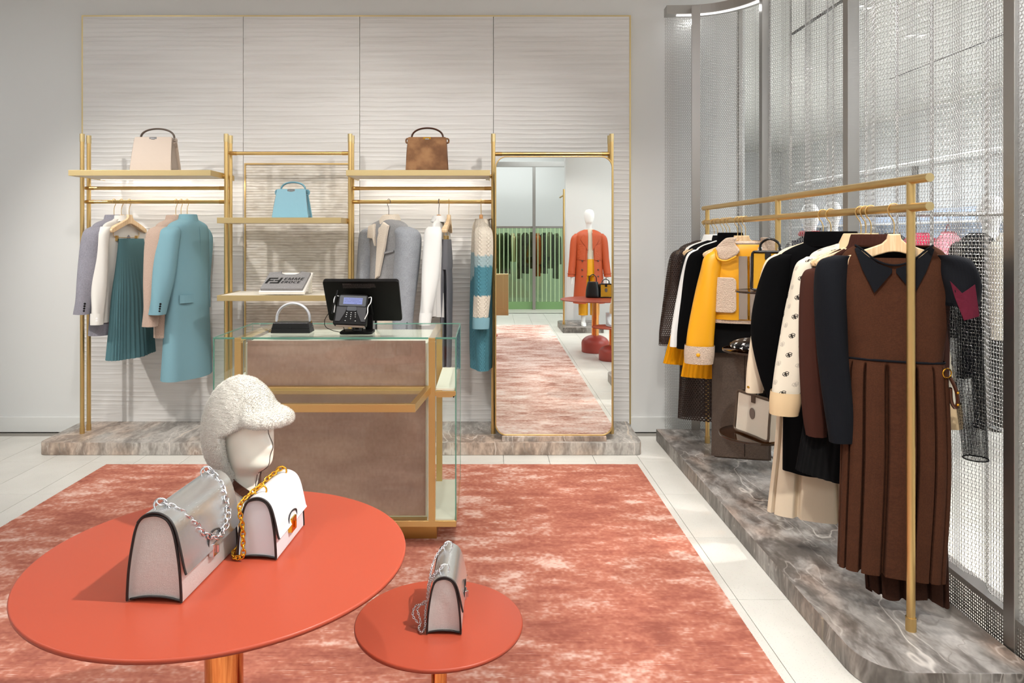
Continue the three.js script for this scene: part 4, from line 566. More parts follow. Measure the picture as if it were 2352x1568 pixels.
// ================================================================ display head with a shearling hat
{
  const turn = 62 * RAD, pos = [X(557, 1.88), TT + 0.0505, -1.885];
  const t = thing('mannequin_bust', 'cream display bust with a dark seam standing behind the silver bag', 'mannequin head', pos, turn);
  t.scale.setScalar(0.82);
  const rows = [[0, -0.061, 0, 0.082, 0.08], [0, -0.055, 0, 0.08, 0.078], [0, -0.02, 0, 0.058, 0.06], [0, 0.03, -0.002, 0.052, 0.054], [0, 0.06, -0.004, 0.051, 0.053], [0, 0.10, 0.0, 0.050, 0.056], [0, 0.122, 0.014, 0.054, 0.074], [0, 0.14, 0.02, 0.062, 0.086], [0, 0.175, 0.016, 0.07, 0.094], [0, 0.22, 0.009, 0.076, 0.1], [0, 0.27, 0.003, 0.078, 0.103], [0, 0.32, -0.002, 0.07, 0.094], [0, 0.355, -0.004, 0.046, 0.064], [0, 0.372, -0.004, 0.004, 0.005]];
  const nose = (th, tt) => { const f = Math.max(0, Math.sin(th)) ** 30, y = tt * 0.372; return f * 0.014 * Math.exp(-(((y - 0.2) / 0.022) ** 2)) - 0.006 * Math.max(0, Math.sin(th)) ** 6 * Math.exp(-(((y - 0.245) / 0.018) ** 2)); };
  const g = loft(rows, { seg: 72, sub: 60, fold: (th, tt, r) => nose(th, r[1] / 0.372) }); obj('head', g, M.mannequin, t);
  const ln = []; for (let i = 0; i <= 16; i++) { const y = 0.105 + i * 0.0125, r = ringAt(g.rows, y); ln.push([0.006, y, r[2] + r[4] + nose(Math.PI / 2, y / 0.372) + 0.0006]); } obj('seam_line', tube(ln, 0.0013, 60, 5), M.taupe, t);
  obj('seam_line', tube([[0.006, 0.02, 0.0605], [0.006, 0.06, 0.0495], [0.006, 0.1, 0.0565]], 0.0013, 16, 5), M.taupe, t);
  const band = (a, b, off) => { const n = 20, pos = [], idx = [], P0 = []; for (let i = 0; i <= n; i++) { const u = i / n, th = lerp(a[0], b[0], u), y = lerp(a[1], b[1], u), r = ringAt(g.rows, y); P0.push([V3(r[0] + (r[3] + off) * Math.cos(th), y, r[2] + (r[4] + off) * Math.sin(th)), V3(Math.cos(th), 0, Math.sin(th))]); }
    for (let i = 0; i <= n; i++) { const p = P0[i][0], nn = P0[i][1], tg = P0[Math.min(n, i + 1)][0].clone().sub(P0[Math.max(0, i - 1)][0]).normalize(), w = nn.clone().cross(tg).normalize(); for (const [s1, s2] of [[-1, 0], [1, 0], [1, 1], [-1, 1]]) { const q = p.clone().addScaledVector(w, s1 * 0.0125).addScaledVector(nn, s2 * 0.0035); pos.push(q.x, q.y, q.z); } if (i) for (let k = 0; k < 4; k++) { const c = (i - 1) * 4 + k, d = (i - 1) * 4 + (k + 1) % 4; idx.push(c, d, c + 4, d, d + 4, c + 4); } }
    idx.push(0, 2, 1, 0, 3, 2, n * 4, n * 4 + 1, n * 4 + 2, n * 4, n * 4 + 2, n * 4 + 3); const h = new THREE.BufferGeometry(); h.setAttribute('position', new THREE.Float32BufferAttribute(pos, 3)); h.setIndex(idx); const k = h.toNonIndexed(); k.computeVertexNormals(); return metreUV(k); };
  const s = thing('hat', 'cream shearling hat with a peak and ear flaps on the display head', 'hat', pos, turn); s.scale.setScalar(0.82);
  const nz = (x, y, z) => 0.0022 * (vn(x * 60 + 50, y * 60 + z * 50 + 90, 512, 512, 3) - 0.5) + 0.0022 * (vn(x * 150 + z * 90 + 90, y * 140 - z * 120 + 190, 512, 512, 9) - 0.5);
  const field = (x, y, z) => {
    const px = x / 0.1, py = (y - 0.232) / 0.158, pz = (z + 0.006) / 0.12, k = Math.sqrt(px * px + py * py + pz * pz) || 1e-4, el = (k - 1) * 0.11;
    let d = Math.abs(el) - 0.013;
    const face = Math.max(0.018 - z, y - 0.228 - 0.55 * clamp(z, 0, 0.11));   // opening for the face
    d = -smin(-d, face, 0.012); d = Math.max(d, 0.062 - y - 0.35 * Math.max(0, -z));
    const yy = y - 0.302 + 1.8 * x * x + 0.2 * (z - 0.1), bx = x / 0.066, bz = (z - 0.108) / 0.055, e2 = (Math.sqrt(bx * bx + bz * bz) - 1) * 0.055, q0 = Math.max(e2, 0), bk = Math.hypot(q0, yy) - 0.019;
    d = smin(d, Math.max(bk, 0.085 - z), 0.018);
    return d + nz(x, y, z);
  };
  const hatGeo = sdf(field, V3(-0.15, 0.03, -0.17), V3(0.15, 0.44, 0.24), 96); obj('shell', hatGeo, M.fur, s);
  { // short shearling fibres
    const p = hatGeo.attributes.position, nn = hatGeo.attributes.normal, N = 60000, I = new THREE.InstancedMesh(new THREE.ConeGeometry(0.0007, 0.0062, 3, 1, true).translate(0, 0.0022, 0), M.furFibre, N), m = new THREE.Matrix4(), up = V3(0, 1, 0), q = new THREE.Quaternion(), n = V3();
    for (let i = 0; i < N; i++) { const k = Math.floor(rnd() * p.count); n.set(nn.getX(k) + rr(-0.5, 0.5), nn.getY(k) + rr(-0.7, 0.3), nn.getZ(k) + rr(-0.5, 0.5)).normalize(); q.setFromUnitVectors(up, n); m.compose(V3(p.getX(k) + rr(-0.001, 0.001), p.getY(k) + rr(-0.001, 0.001), p.getZ(k) + rr(-0.001, 0.001)), q, V3(1, rr(0.6, 1.1), 1)); I.setMatrixAt(i, m); }
    I.name = 'fur_fibres'; I.userData = { kind: 'stuff' }; I.castShadow = I.receiveShadow = true; s.add(I);
  }
  const q = thing('strap', 'dark brown leather chin straps crossing on the neck of the display head', 'strap', pos, turn); q.scale.setScalar(0.82);
  obj('strap_band', band([0.35, 0.12], [Math.PI * 0.66, -0.02], 0.002), M.brownLeather, q); obj('strap_band', band([Math.PI * 1.02, 0.10], [Math.PI * 0.30, -0.01], 0.006), M.brownLeather, q);
  obj('snap', lathe([[0.0001, 0.006], [0.006, 0.006], [0.009, 0.003], [0.0095, 0]].reverse(), 20).rotateX(Math.PI / 2).translate(0.004, 0.035, 0.066), M.gold, q);
}

// ================================================================ hangers and hanging clothes
// local frame of a garment: origin on the rail, x along the hanger, y up, z to the garment's front
const lin = (h) => { const c = new THREE.Color(h); return [c.r, c.g, c.b]; };
const hangerGeo = (() => {
  const half = [[0, -0.088], [0.02, -0.088], [0.024, -0.106], [0.04, -0.122], [0.08, -0.137], [0.13, -0.155], [0.18, -0.176], [0.197, -0.186], [0.203, -0.197], [0.198, -0.209], [0.185, -0.212], [0.15, -0.2], [0.1, -0.18], [0.055, -0.163], [0.02, -0.152], [0, -0.15]];
  const pts = half.concat(half.slice(1, -1).reverse().map(([x, y]) => [-x, y])); const g = tess.modify(extr(shapeOf(pts), 0.016, 0.004));
  warp(g, (v) => { const q = Math.abs(v.x) / 0.2; v.z = (v.z - 0.008) * (1 + 0.5 * q * q) + 0.012 * q * q; v.x *= 0.94; }); const m = mergeVertices(g, 1e-5); m.computeVertexNormals(); return metreUV(m);
})();
const hookGeo = tube([[0.014, -0.013, 0], [0.0178, 0.003, 0], [0.0105, 0.0148, 0], [0, 0.0185, 0], [-0.0115, 0.0145, 0], [-0.0182, 0.001, 0], [-0.0145, -0.019, 0], [-0.003, -0.038, 0], [0.001, -0.055, 0], [0, -0.092, 0]], 0.0022, 40, 6);
function hanger(label, pos, turn, o = {}) {
  const t = thing('clothes_hanger', label, 'hanger', pos, turn);
  obj('body', hangerGeo, o.mat || M.wood, t); obj('hook', hookGeo, o.dark ? M.steelDark : M.brass, t);
  if (o.clips) { obj('clip_bar', tube([[-o.clips - 0.03, -0.205, 0.02], [-o.clips - 0.03, -0.232, 0.02], [-o.clips, -0.24, 0.018], [o.clips, -0.24, 0.018], [o.clips + 0.03, -0.232, 0.02], [o.clips + 0.03, -0.205, 0.02]], 0.0018, 40, 6), M.brass, t); for (const s of [-1, 1]) obj('clip', box(0.012, 0.036, 0.02, s * o.clips, -0.248, 0.018, 0.002), M.brass, t); }
  return t;
}
const shoulders = (a, b, neck = 0.06, top = -0.116) => [[0, top, 0, neck, 0.042], [0, -0.127, 0, neck + 0.03, b * 0.7], [0, -0.148, 0, a * 0.80, b * 0.85], [0, -0.178, 0, a * 0.97, b * 0.95], [0, -0.25, 0, a, b]];
const soft = (amp, k, ph = 0, from = 0.25) => (th, t) => amp * sstep(t, from, 1) * (Math.sin(th * k + ph) + 0.6 * Math.sin(th * (k * 1.7 | 0) + ph * 2.1 + t * 2));
const pleat = (amp, k, from = 0.3, to = 0.7) => (th, t) => { const f = (th / (Math.PI * 2) * k) % 1; return amp * sstep(t, from, to) * (f < 0.8 ? f / 0.8 : (1 - f) / 0.2); };
function garment(name, label, category, pos, turn, o) {
  const t = thing(name, label, category, pos, turn);
  t.rows = null;
  if (o.body) { const g = loft(o.body, { seg: o.seg || 72, sub: o.sub || 36, n: o.n || 2.3, fold: o.fold, color: o.color, lift: o.lift }); t.R = g.rows; obj(o.bodyName || 'body', g, o.mat, t); }
  for (const s of o.sides || [-1, 1]) if (o.sleeve) {
    const sv = Array.isArray(o.sleeve) ? o.sleeve : s < 0 ? o.sleeve.left : o.sleeve.right; if (!sv) continue;
    const g = loft(sv.map(([x, y, z, a, b]) => [x * s, y, z, a, b ?? a]), { seg: 32, sub: o.sleeveColor ? 140 : 30, n: 2.2, capA: true, fold: o.sleeveFold || ((th, u) => 0.004 * Math.sin(th * 3 + u * 9 + s) * sstep(u, 0.15, 0.5)), color: o.sleeveColor });
    const m = obj('sleeve', g, o.sleeveMat || o.mat, t); m.R = g.rows; (t.sleeves ||= {})[s] = m;
    const e = sv[sv.length - 1];
    const q5 = ringAt(g.rows, e[1] + 0.05), q1 = ringAt(g.rows, e[1] + 0.015);
    obj('sleeve_lining', loft([[q5[0], e[1] + 0.05, q5[2], q5[3] * 0.84, q5[4] * 0.84], [q1[0], e[1] + 0.015, q1[2], q1[3] * 0.84, q1[4] * 0.84]], { seg: 16, sub: 2, capA: true }), o.lining || M.greyPlastic, m);
    if (o.cuff) { const y1 = e[1] + o.cuff.h, r = ringAt(g.rows, y1), k = o.cuff.grow ?? 0.004; obj('cuff', loft([[r[0], y1, r[2], r[3] + k, r[4] + k], [(r[0] + e[0] * s) / 2, (y1 + e[1]) / 2, (r[2] + e[2]) / 2, (r[3] + e[3]) / 2 + k * 1.3, (r[4] + (e[4] ?? e[3])) / 2 + k * 1.3], [e[0] * s, e[1] - 0.003, e[2], e[3] + k, (e[4] ?? e[3]) + k]], { seg: 32, sub: 10, n: 2.4 }), o.cuff.mat || o.mat, m); }
    if (o.buttons && (!o.buttons.side || o.buttons.side === s)) { for (let i = 0; i < o.buttons.n; i++) { const y = e[1] + 0.025 + i * 0.015, r = ringAt(g.rows, y), th = o.buttons.th * (s > 0 ? 1 : 1), bx = r[0] + (r[3] + 0.002) * Math.cos(th), bz = r[2] + (r[4] + 0.002) * Math.sin(th), bg = lathe([[0.0001, 0.003], [0.006, 0.003], [0.007, 0.001], [0.007, -0.002]].reverse(), 14); bg.rotateX(Math.PI / 2); bg.rotateY(Math.PI / 2 - th); bg.translate(bx, y, bz); obj('button', bg, o.buttons.mat || M.blackPlastic, m); } }
  }
  if (o.collar) { const c = o.collar, k = c.rows || [[0, c.y1, 0, c.a1, c.b1], [0, (c.y1 + c.y0) / 2, 0, (c.a1 + c.a0) / 2 + 0.002, (c.b1 + c.b0) / 2 + 0.002], [0, c.y0, 0, c.a0, c.b0]]; const g = loft(k, { seg: 48, sub: 10, fold: c.fold, lift: c.lift }); obj('collar', g, c.mat || o.mat, t); if (c.inner !== false) obj('neck_lining', loft(k.map((r) => [r[0], r[1] - 0.001, r[2], r[3] - 0.004, r[4] - 0.004]), { seg: 32, sub: 6 }), o.lining || M.greyPlastic, t); }
  return t;
}
const bothSleeves = (near, far) => ({ right: near, left: far });
const stdSleeve = (a, end, out, r0 = 0.055, r1 = 0.045, z = 0.01) => [[a - 0.03, -0.172, 0, 0.028, 0.04], [a - 0.005, -0.2, 0, r0 * 0.85, r0], [a + 0.012, -0.27, 0, r0, r0 * 1.05], [a + (out - 0) * 0.5, lerp(-0.27, end, 0.45), z * 0.5, r0 * 0.97, r0], [a + out * 0.85, lerp(-0.27, end, 0.8), z, lerp(r0, r1, 0.8), lerp(r0, r1, 0.75)], [a + out, end, z * 1.3, r1, r1]];
const foldedCollar = (y1, y0, a, grow, b = 0.05) => ({ y1, y0, rows: [[0, y1 - 0.012, 0, a, b], [0, y1, 0, a + 0.002, b + 0.002], [0, y1 - 0.004, 0, a + 0.007, b + 0.006], [0, (y1 + y0) / 2, 0, a + grow * 0.55, b + grow * 0.5], [0, y0, 0, a + grow, b + grow * 0.8]] });

const grooves = (amp, k, w = 0.14, from = 0.02, to = 0.35) => (th, t) => { const x = (th / (Math.PI * 2) * k) % 1, q = sstep(t, from, to); return x < 1 - w ? 0.004 * q * Math.sin(Math.PI * x / (1 - w)) : -amp * q * Math.sin(Math.PI * (x - 1 + w) / w); };
const C = {
  lavender: cloth(0x9b99a3, { map: T.melange }), shirt: cloth(0xdfdcd5), white: cloth(0xe9e9e6), teal: cloth(0x53777d), pink: P({ color: 0xb8a090, roughness: 1, sheen: 0.5, sheenColor: new THREE.Color(0xeed8c8), bumpMap: T.fur, bumpScale: 0.004 }), turquoise: cloth(0x789faa), grey: cloth(0xa3a3a4, { map: T.melange }), greyLitSleeveAndLeaf: cloth(0xa7abb1, { map: T.melange }), creamFur: P({ color: 0xdcd0bf, roughness: 1, sheen: 0.5, sheenColor: new THREE.Color(0xf2e8dc), bumpMap: T.fur, bumpScale: 0.004 }),
  trouser: cloth(0x7c7d83), black: cloth(0x09090a, { sheen: 0 }), blackVelvet: P({ color: 0x060607, roughness: 1, specularIntensity: 0.15, sheen: 0.08, sheenRoughness: 0.3, sheenColor: new THREE.Color(0x2a2a2e) }), navy: cloth(0x0e1015, { sheen: 0, bumpMap: T.knit, bumpScale: 0.0006 }), yellowPleat: cloth(0xd8930c), yellow: P({ color: 0xdb9a04, roughness: 0.42, sheen: 0.2 }), brown: cloth(0x4d2d1c, { map: T.melange }), brownDark: cloth(0x3a2116, { map: T.melange }), beige: cloth(0xd8c7ae), beigeLight: cloth(0xdfd2be),
  knitBrown: P({ color: 0x43261e, roughness: 1, bumpMap: T.weave, bumpScale: 0.001, specularIntensity: 0.3 }), bees: cloth(0xffffff, { map: T.bees }), tan: cloth(0xd4ba93), greyBrown: cloth(0x5a4d44, { map: T.melange }), crochet: P({ color: 0x2a170c, roughness: 0.6, alphaMap: T.crochet, alphaTest: 0.5 }), sheer: P({ color: 0x0c0d10, roughness: 1, specularIntensity: 0.1, alphaMap: T.sheer, alphaTest: 0.5 }), vertexKnit: P({ color: 0xffffff, vertexColors: true, roughness: 1, bumpMap: T.cable, bumpScale: 0.008 }), vertexCloth: cloth(0xffffff, { vertexColors: true, sheen: 0, specularIntensity: 0.2 }), maroon: cloth(0x5a1a2b), greyTaupe: cloth(0x8c7f74),
};
// ---- left wall bay
const hx = (px) => X(px, RD);
{
  const A = -98 * RAD, p = (x) => [hx(x), RY, -RD];
  hanger('wooden hanger under the lavender grey blazer', p(262), A);
  let g = garment('blazer', 'lavender grey blazer with black cuff buttons, leftmost on the wall rack', 'blazer', p(262), A, { mat: C.lavender, body: [...shoulders(0.2, 0.075), [0, -0.5, 0, 0.19, 0.08], [0, -0.72, 0, 0.2, 0.083], [0, -0.885, 0, 0.212, 0.086]], fold: soft(0.006, 3, 1), sleeve: bothSleeves(stdSleeve(0.2, -0.735, 0.075, 0.062, 0.05, 0.02), stdSleeve(0.185, -0.735, 0.01, 0.05, 0.045, 0.02)), collar: foldedCollar(-0.09, -0.135, 0.052, 0.02), buttons: { n: 4, th: -0.75, side: 1 } });
  hanger('wooden hanger under the off-white shirt beside the lavender blazer', p(279), A);
  g = garment('shirt', 'off-white shirt between the lavender blazer and the teal pleated skirt', 'shirt', p(279), A, { mat: C.shirt, body: [...shoulders(0.195, 0.03), [0, -0.5, 0, 0.18, 0.03], [0, -0.80, 0, 0.19, 0.03]], fold: soft(0.008, 5, 2), sleeve: bothSleeves(stdSleeve(0.195, -0.80, 0.07, 0.046, 0.034, -0.01), stdSleeve(0.18, -0.8, 0.01, 0.045, 0.036)), collar: foldedCollar(-0.094, -0.135, 0.05, 0.018, 0.045), cuff: { h: 0.07, grow: 0.002 }, buttons: { n: 2, th: -0.6, side: 1, mat: M.white } });
  hanger('wooden clip hanger holding the teal pleated skirt', p(297), A, { clips: 0.105 });
  garment('skirt', 'teal pleated midi skirt clipped to a wooden hanger', 'skirt', p(299), A, { mat: C.teal, bodyName: 'pleated_body', seg: 240, body: [[0, -0.25, -0.01, 0.13, 0.022], [0, -0.30, -0.012, 0.138, 0.028], [0, -0.45, -0.015, 0.16, 0.042], [0, -0.62, -0.015, 0.18, 0.058], [0, -0.85, -0.012, 0.19, 0.066], [0, -1.045, -0.01, 0.205, 0.078]], fold: (th, t) => pleat(0.014, 34, 0.25, 0.9)(th, t) + soft(0.008, 4, 1)(th, t), lining: M.blackEdge });
  hanger('wooden hanger under the pale pink fleece coat', p(404), A);
  garment('coat', 'pale pink fleece coat half hidden behind the turquoise coat', 'coat', p(402), A, { mat: C.pink, body: [...shoulders(0.2, 0.07), [0, -0.5, 0, 0.195, 0.075], [0, -0.9, 0, 0.2, 0.08]], sleeve: bothSleeves(stdSleeve(0.2, -0.815, 0.06, 0.062, 0.045), stdSleeve(0.18, -0.8, 0.01, 0.045, 0.036)), collar: foldedCollar(-0.092, -0.14, 0.052, 0.02) });
  hanger('bare wooden hanger between the pink coat and the turquoise coat', p(416), A);
  hanger('wooden hanger under the long turquoise coat', p(430), A);
  g = garment('coat', 'long turquoise coat hanging with its back to the room', 'coat', p(432), -100 * RAD, { mat: C.turquoise, body: [...shoulders(0.2, 0.085), [0, -0.45, 0, 0.195, 0.09], [0, -0.7, 0, 0.2, 0.095], [0, -1.0, 0, 0.218, 0.105], [0, -1.18, 0, 0.232, 0.112]], fold: soft(0.008, 3, 0.5), sleeve: bothSleeves(stdSleeve(0.205, -0.735, 0.09, 0.066, 0.05, 0.02), stdSleeve(0.185, -0.735, 0.015, 0.052, 0.045)), collar: foldedCollar(-0.086, -0.135, 0.056, 0.02), buttons: { n: 4, th: -0.75, side: 1 } });
  obj('back_seam', patch(g.R, [[-0.0015, -0.17], [0.0015, -0.17], [0.0015, -0.95], [-0.0015, -0.95]], { side: -1, off: 0.004, thick: 0.0012, n: 2.3 }), C.turquoise, g); obj('back_vent', patch(g.R, [[-0.003, -0.9], [0.004, -0.9], [0.012, -1.17], [-0.003, -1.17]], { side: -1, off: 0.006, thick: 0.003, n: 2.3 }), C.turquoise, g);
  obj('pocket_flap', patch(g.R, [[0.09, -0.62], [0.18, -0.62], [0.18, -0.675], [0.09, -0.675]], { side: -1, off: 0.006, n: 2.3 }), C.turquoise, g);
}
// ---- right wall bay
{
  const p = (x) => [hx(x), RY, -RD];
  hanger('wooden hanger with a dark hook under the grey wool coat', p(893), -47 * RAD, { dark: true });
  let g = garment('coat', 'grey wool coat with a cream shearling collar behind the till monitor', 'coat', p(893), -47 * RAD, { mat: C.grey, body: [...shoulders(0.2, 0.08), [0, -0.45, 0, 0.2, 0.085], [0, -0.88, 0, 0.215, 0.1]], fold: soft(0.008, 4, 0.8), sleeve: stdSleeve(0.205, -0.85, 0.035, 0.08, 0.062, 0.05), sleeveMat: C.greyLitSleeveAndLeaf, buttons: { n: 3, th: 0.2, side: 1 }, lining: C.creamFur });  // bluish sleeve cloth paints in the cool light on the sleeves
  obj('collar', loft([[0, -0.092, -0.012, 0.05, 0.048], [0, -0.08, -0.012, 0.056, 0.055], [0, -0.09, -0.008, 0.07, 0.068], [0, -0.128, 0, 0.098, 0.078], [0, -0.155, 0, 0.115, 0.082]], { seg: 48, sub: 16, lift: (th, t, x, z) => -0.05 * t * Math.max(0, Math.sin(th)) - 0.02 * t }), C.creamFur, g, 'cream shearling collar');
  obj('lapel', patch(g.R, [[-0.045, -0.15], [-0.125, -0.165], [-0.13, -0.245], [-0.05, -0.25], [-0.02, -0.3]], { off: 0.008, thick: 0.012, n: 2.3, bevel: 0.004 }), C.creamFur, g); obj('lapel', patch(g.R, [[0.05, -0.14], [0.11, -0.165], [0.085, -0.3], [0.03, -0.5], [-0.005, -0.52], [0.0, -0.4], [0.01, -0.25]], { off: 0.008, thick: 0.012, n: 2.3, bevel: 0.004 }), C.creamFur, g);
  obj('opening_shade_strip', patch(g.R, [[-0.012, -0.3], [0.0, -0.3], [0.008, -0.86], [-0.008, -0.86]], { off: 0.007, thick: 0.002, n: 2.3 }), C.blackVelvet, g); obj('welt_pocket', patch(g.R, [[0.07, -0.34], [0.15, -0.325], [0.15, -0.338], [0.07, -0.353]], { off: 0.008, thick: 0.003, n: 2.3 }), C.grey, g);  // black strip painted as the shaded gap where the fronts meet
  obj('hem_facing', patch(g.R, [[0.03, -0.72], [0.15, -0.74], [0.19, -0.87], [0.16, -0.885], [0.06, -0.885], [0.035, -0.865]], { off: 0.014, thick: 0.006, n: 2.3, bevel: 0.002 }), C.creamFur, g, 'cream facing turned out at the hem'); obj('hem_facing', patch(g.R, [[-0.14, -0.72], [-0.07, -0.72], [-0.07, -0.80], [-0.085, -0.82], [-0.14, -0.82]], { off: 0.014, thick: 0.006, n: 2.3, bevel: 0.002 }), C.creamFur, g);
  hanger('wooden hanger with a dark hook under the white shirt', p(1008), -96 * RAD, { dark: true, mat: M.woodDark });
  g = garment('shirt', 'white shirt with button cuffs hanging beside the grey trousers', 'shirt', p(1008), -97 * RAD, { mat: C.white, body: [...shoulders(0.19, 0.032, 0.052, -0.102), [0, -0.5, 0, 0.175, 0.036], [0, -0.76, 0, 0.17, 0.04]], lift: (th, t, x) => t > 0.85 ? -0.03 * (1 - Math.abs(x) / 0.18) : 0, fold: soft(0.01, 5, 1), sleeve: bothSleeves(stdSleeve(0.195, -0.80, 0.085, 0.055, 0.034, 0.03), stdSleeve(0.18, -0.8, 0.01, 0.045, 0.036)), cuff: { h: 0.075, grow: 0.003 }, collar: foldedCollar(-0.096, -0.138, 0.05, 0.026, 0.036), buttons: { n: 2, th: -0.5, side: 1, mat: M.white } });
  hanger('wooden clip hanger holding the grey trousers', p(1031), -93 * RAD, { clips: 0.08 });
  g = garment('trousers', 'slate grey trousers clipped by the waist to a wooden hanger', 'trousers', p(1031), -93 * RAD, { mat: C.trouser, bodyName: 'waist', body: [[0, -0.255, 0.018, 0.1, 0.026], [0, -0.27, 0.018, 0.105, 0.03], [0, -0.40, 0.018, 0.125, 0.04], [0, -0.455, 0.018, 0.127, 0.04]], fold: (th, t) => 0.004 * Math.sin(th * 9) * (1 - t) });
  for (const s of [-1, 1]) obj('leg', loft([[0, -0.44, 0.018 + s * 0.014, 0.125, 0.024], [0, -0.6, 0.018 + s * 0.02, 0.125, 0.022], [0, -0.9, 0.018 + s * 0.02, 0.112, 0.018], [0, -1.12, 0.018 + s * 0.018, 0.105, 0.016]], { seg: 40, sub: 16, n: 1.7 }), C.trouser, g);
  hanger('wooden hanger under the cream and blue cable sweater', p(1105), -88 * RAD, { mat: M.woodDark });
  const cr = lin(0xe4dac9), lace = lin(0xa4bcc0), tl = lin(0x4c8796), band = (y, th) => { const j = 0.012 * Math.sin(th * 9) + 0.008 * Math.sin(th * 23); y += j; return y > -0.36 ? cr : y > -0.43 ? lace : y > -0.62 ? tl : y > -0.76 ? cr : tl; };
  garment('sweater', 'long cream and blue cable knit sweater with a torn-edge pattern beside the mirror', 'sweater', p(1105), -85 * RAD, { mat: C.vertexKnit, sub: 160, body: [...shoulders(0.185, 0.06), [0, -0.5, 0, 0.18, 0.066], [0, -0.85, 0, 0.18, 0.07], [0, -1.12, 0, 0.175, 0.066]], color: (th, t, y) => y > -0.34 ? cr : y > -0.52 + 0.02 * Math.sin(th * 7) ? lace : tl, fold: soft(0.006, 4, 1.5), sleeve: bothSleeves(stdSleeve(0.19, -0.83, 0.02, 0.058, 0.05, 0.015), stdSleeve(0.17, -0.8, 0.01, 0.045, 0.036)), sleeveColor: (th, t, y) => band(y, th), cuff: { h: 0.07, mat: C.turquoise, grow: 0.004 }, lining: C.teal });
  garment('sweater', 'black sweater with a grey band squeezed between the blue sweater and the mirror', 'sweater', [hx(1116), RY, -RD], -92 * RAD, { mat: C.vertexCloth, body: [...shoulders(0.17, 0.035), [0, -0.6, 0, 0.16, 0.03], [0, -0.80, 0, 0.16, 0.03]], color: (th, t, y) => y > -0.28 ? cr : y > -0.56 ? lin(0x141414) : y > -0.68 ? lin(0x77736f) : lin(0x0e0e0e) });
}
// ---- free-standing rail on the right platform
const RX = 1.43, RY2 = 1.503, RY3 = 1.596;
{
  const t = thing('clothes_rail', 'free-standing double brass rail on three posts in front of the mesh screen', 'clothes rack');
  for (const d of [2.40, 3.49, 4.60]) { const p = obj('post', rod(V3(RX, 0.08, -d), V3(RX, RY3, -d), 0.0135, 28), M.brass, t); obj('foot', rod(V3(RX, 0.08, -d), V3(RX, 0.128, -d), 0.0165, 28), M.brass, p); }
  for (const y of [RY2, RY3]) { const q = obj('rail', rod(V3(RX, y, -2.30), V3(RX, y, -4.68), 0.0145, 32), M.brass, t); obj('end_cap', new THREE.CylinderGeometry(0.0142, 0.0146, 0.003, 32).rotateX(Math.PI / 2).translate(RX, y, -2.2985), M.brassPale, q); }
  const s = thing('round_shelf', 'upper smoked acrylic round shelf on the middle post, under the yellow bag', 'shelf'), s2 = thing('round_shelf', 'middle smoked acrylic round shelf on the middle post, under the black star pouch', 'shelf'), s3 = thing('round_shelf', 'lowest smoked acrylic round shelf on the middle post, under the white tote', 'shelf');
  for (const [q, x, d, y, r] of [[s, 1.345, 3.42, 1.149, 0.14], [s2, 1.30, 3.41, 0.868, 0.16], [s3, 1.30, 3.43, 0.461, 0.17]]) { obj('disc', lathe([[0.0001, 0.008], [r, 0.008], [r, 0], [0.0001, 0]].reverse(), 64).translate(x, y - 0.008, -d), M.smoke, q); obj('disc_edge', lathe([[r - 0.003, 0.0085], [r + 0.0006, 0.0085], [r + 0.0006, -0.0005], [r - 0.003, -0.0005]].reverse(), 64).translate(x, y - 0.008, -d), M.smokeEdge, q); obj('bracket', rod(V3(x + 0.03, y - 0.014, -d - 0.015), V3(RX - 0.01, y - 0.014, -3.485), 0.006, 12), M.brass, q); }
}
const rp = (d) => [RX, RY2, -d], DZ = (px) => 1.43 * F / (px - CX);
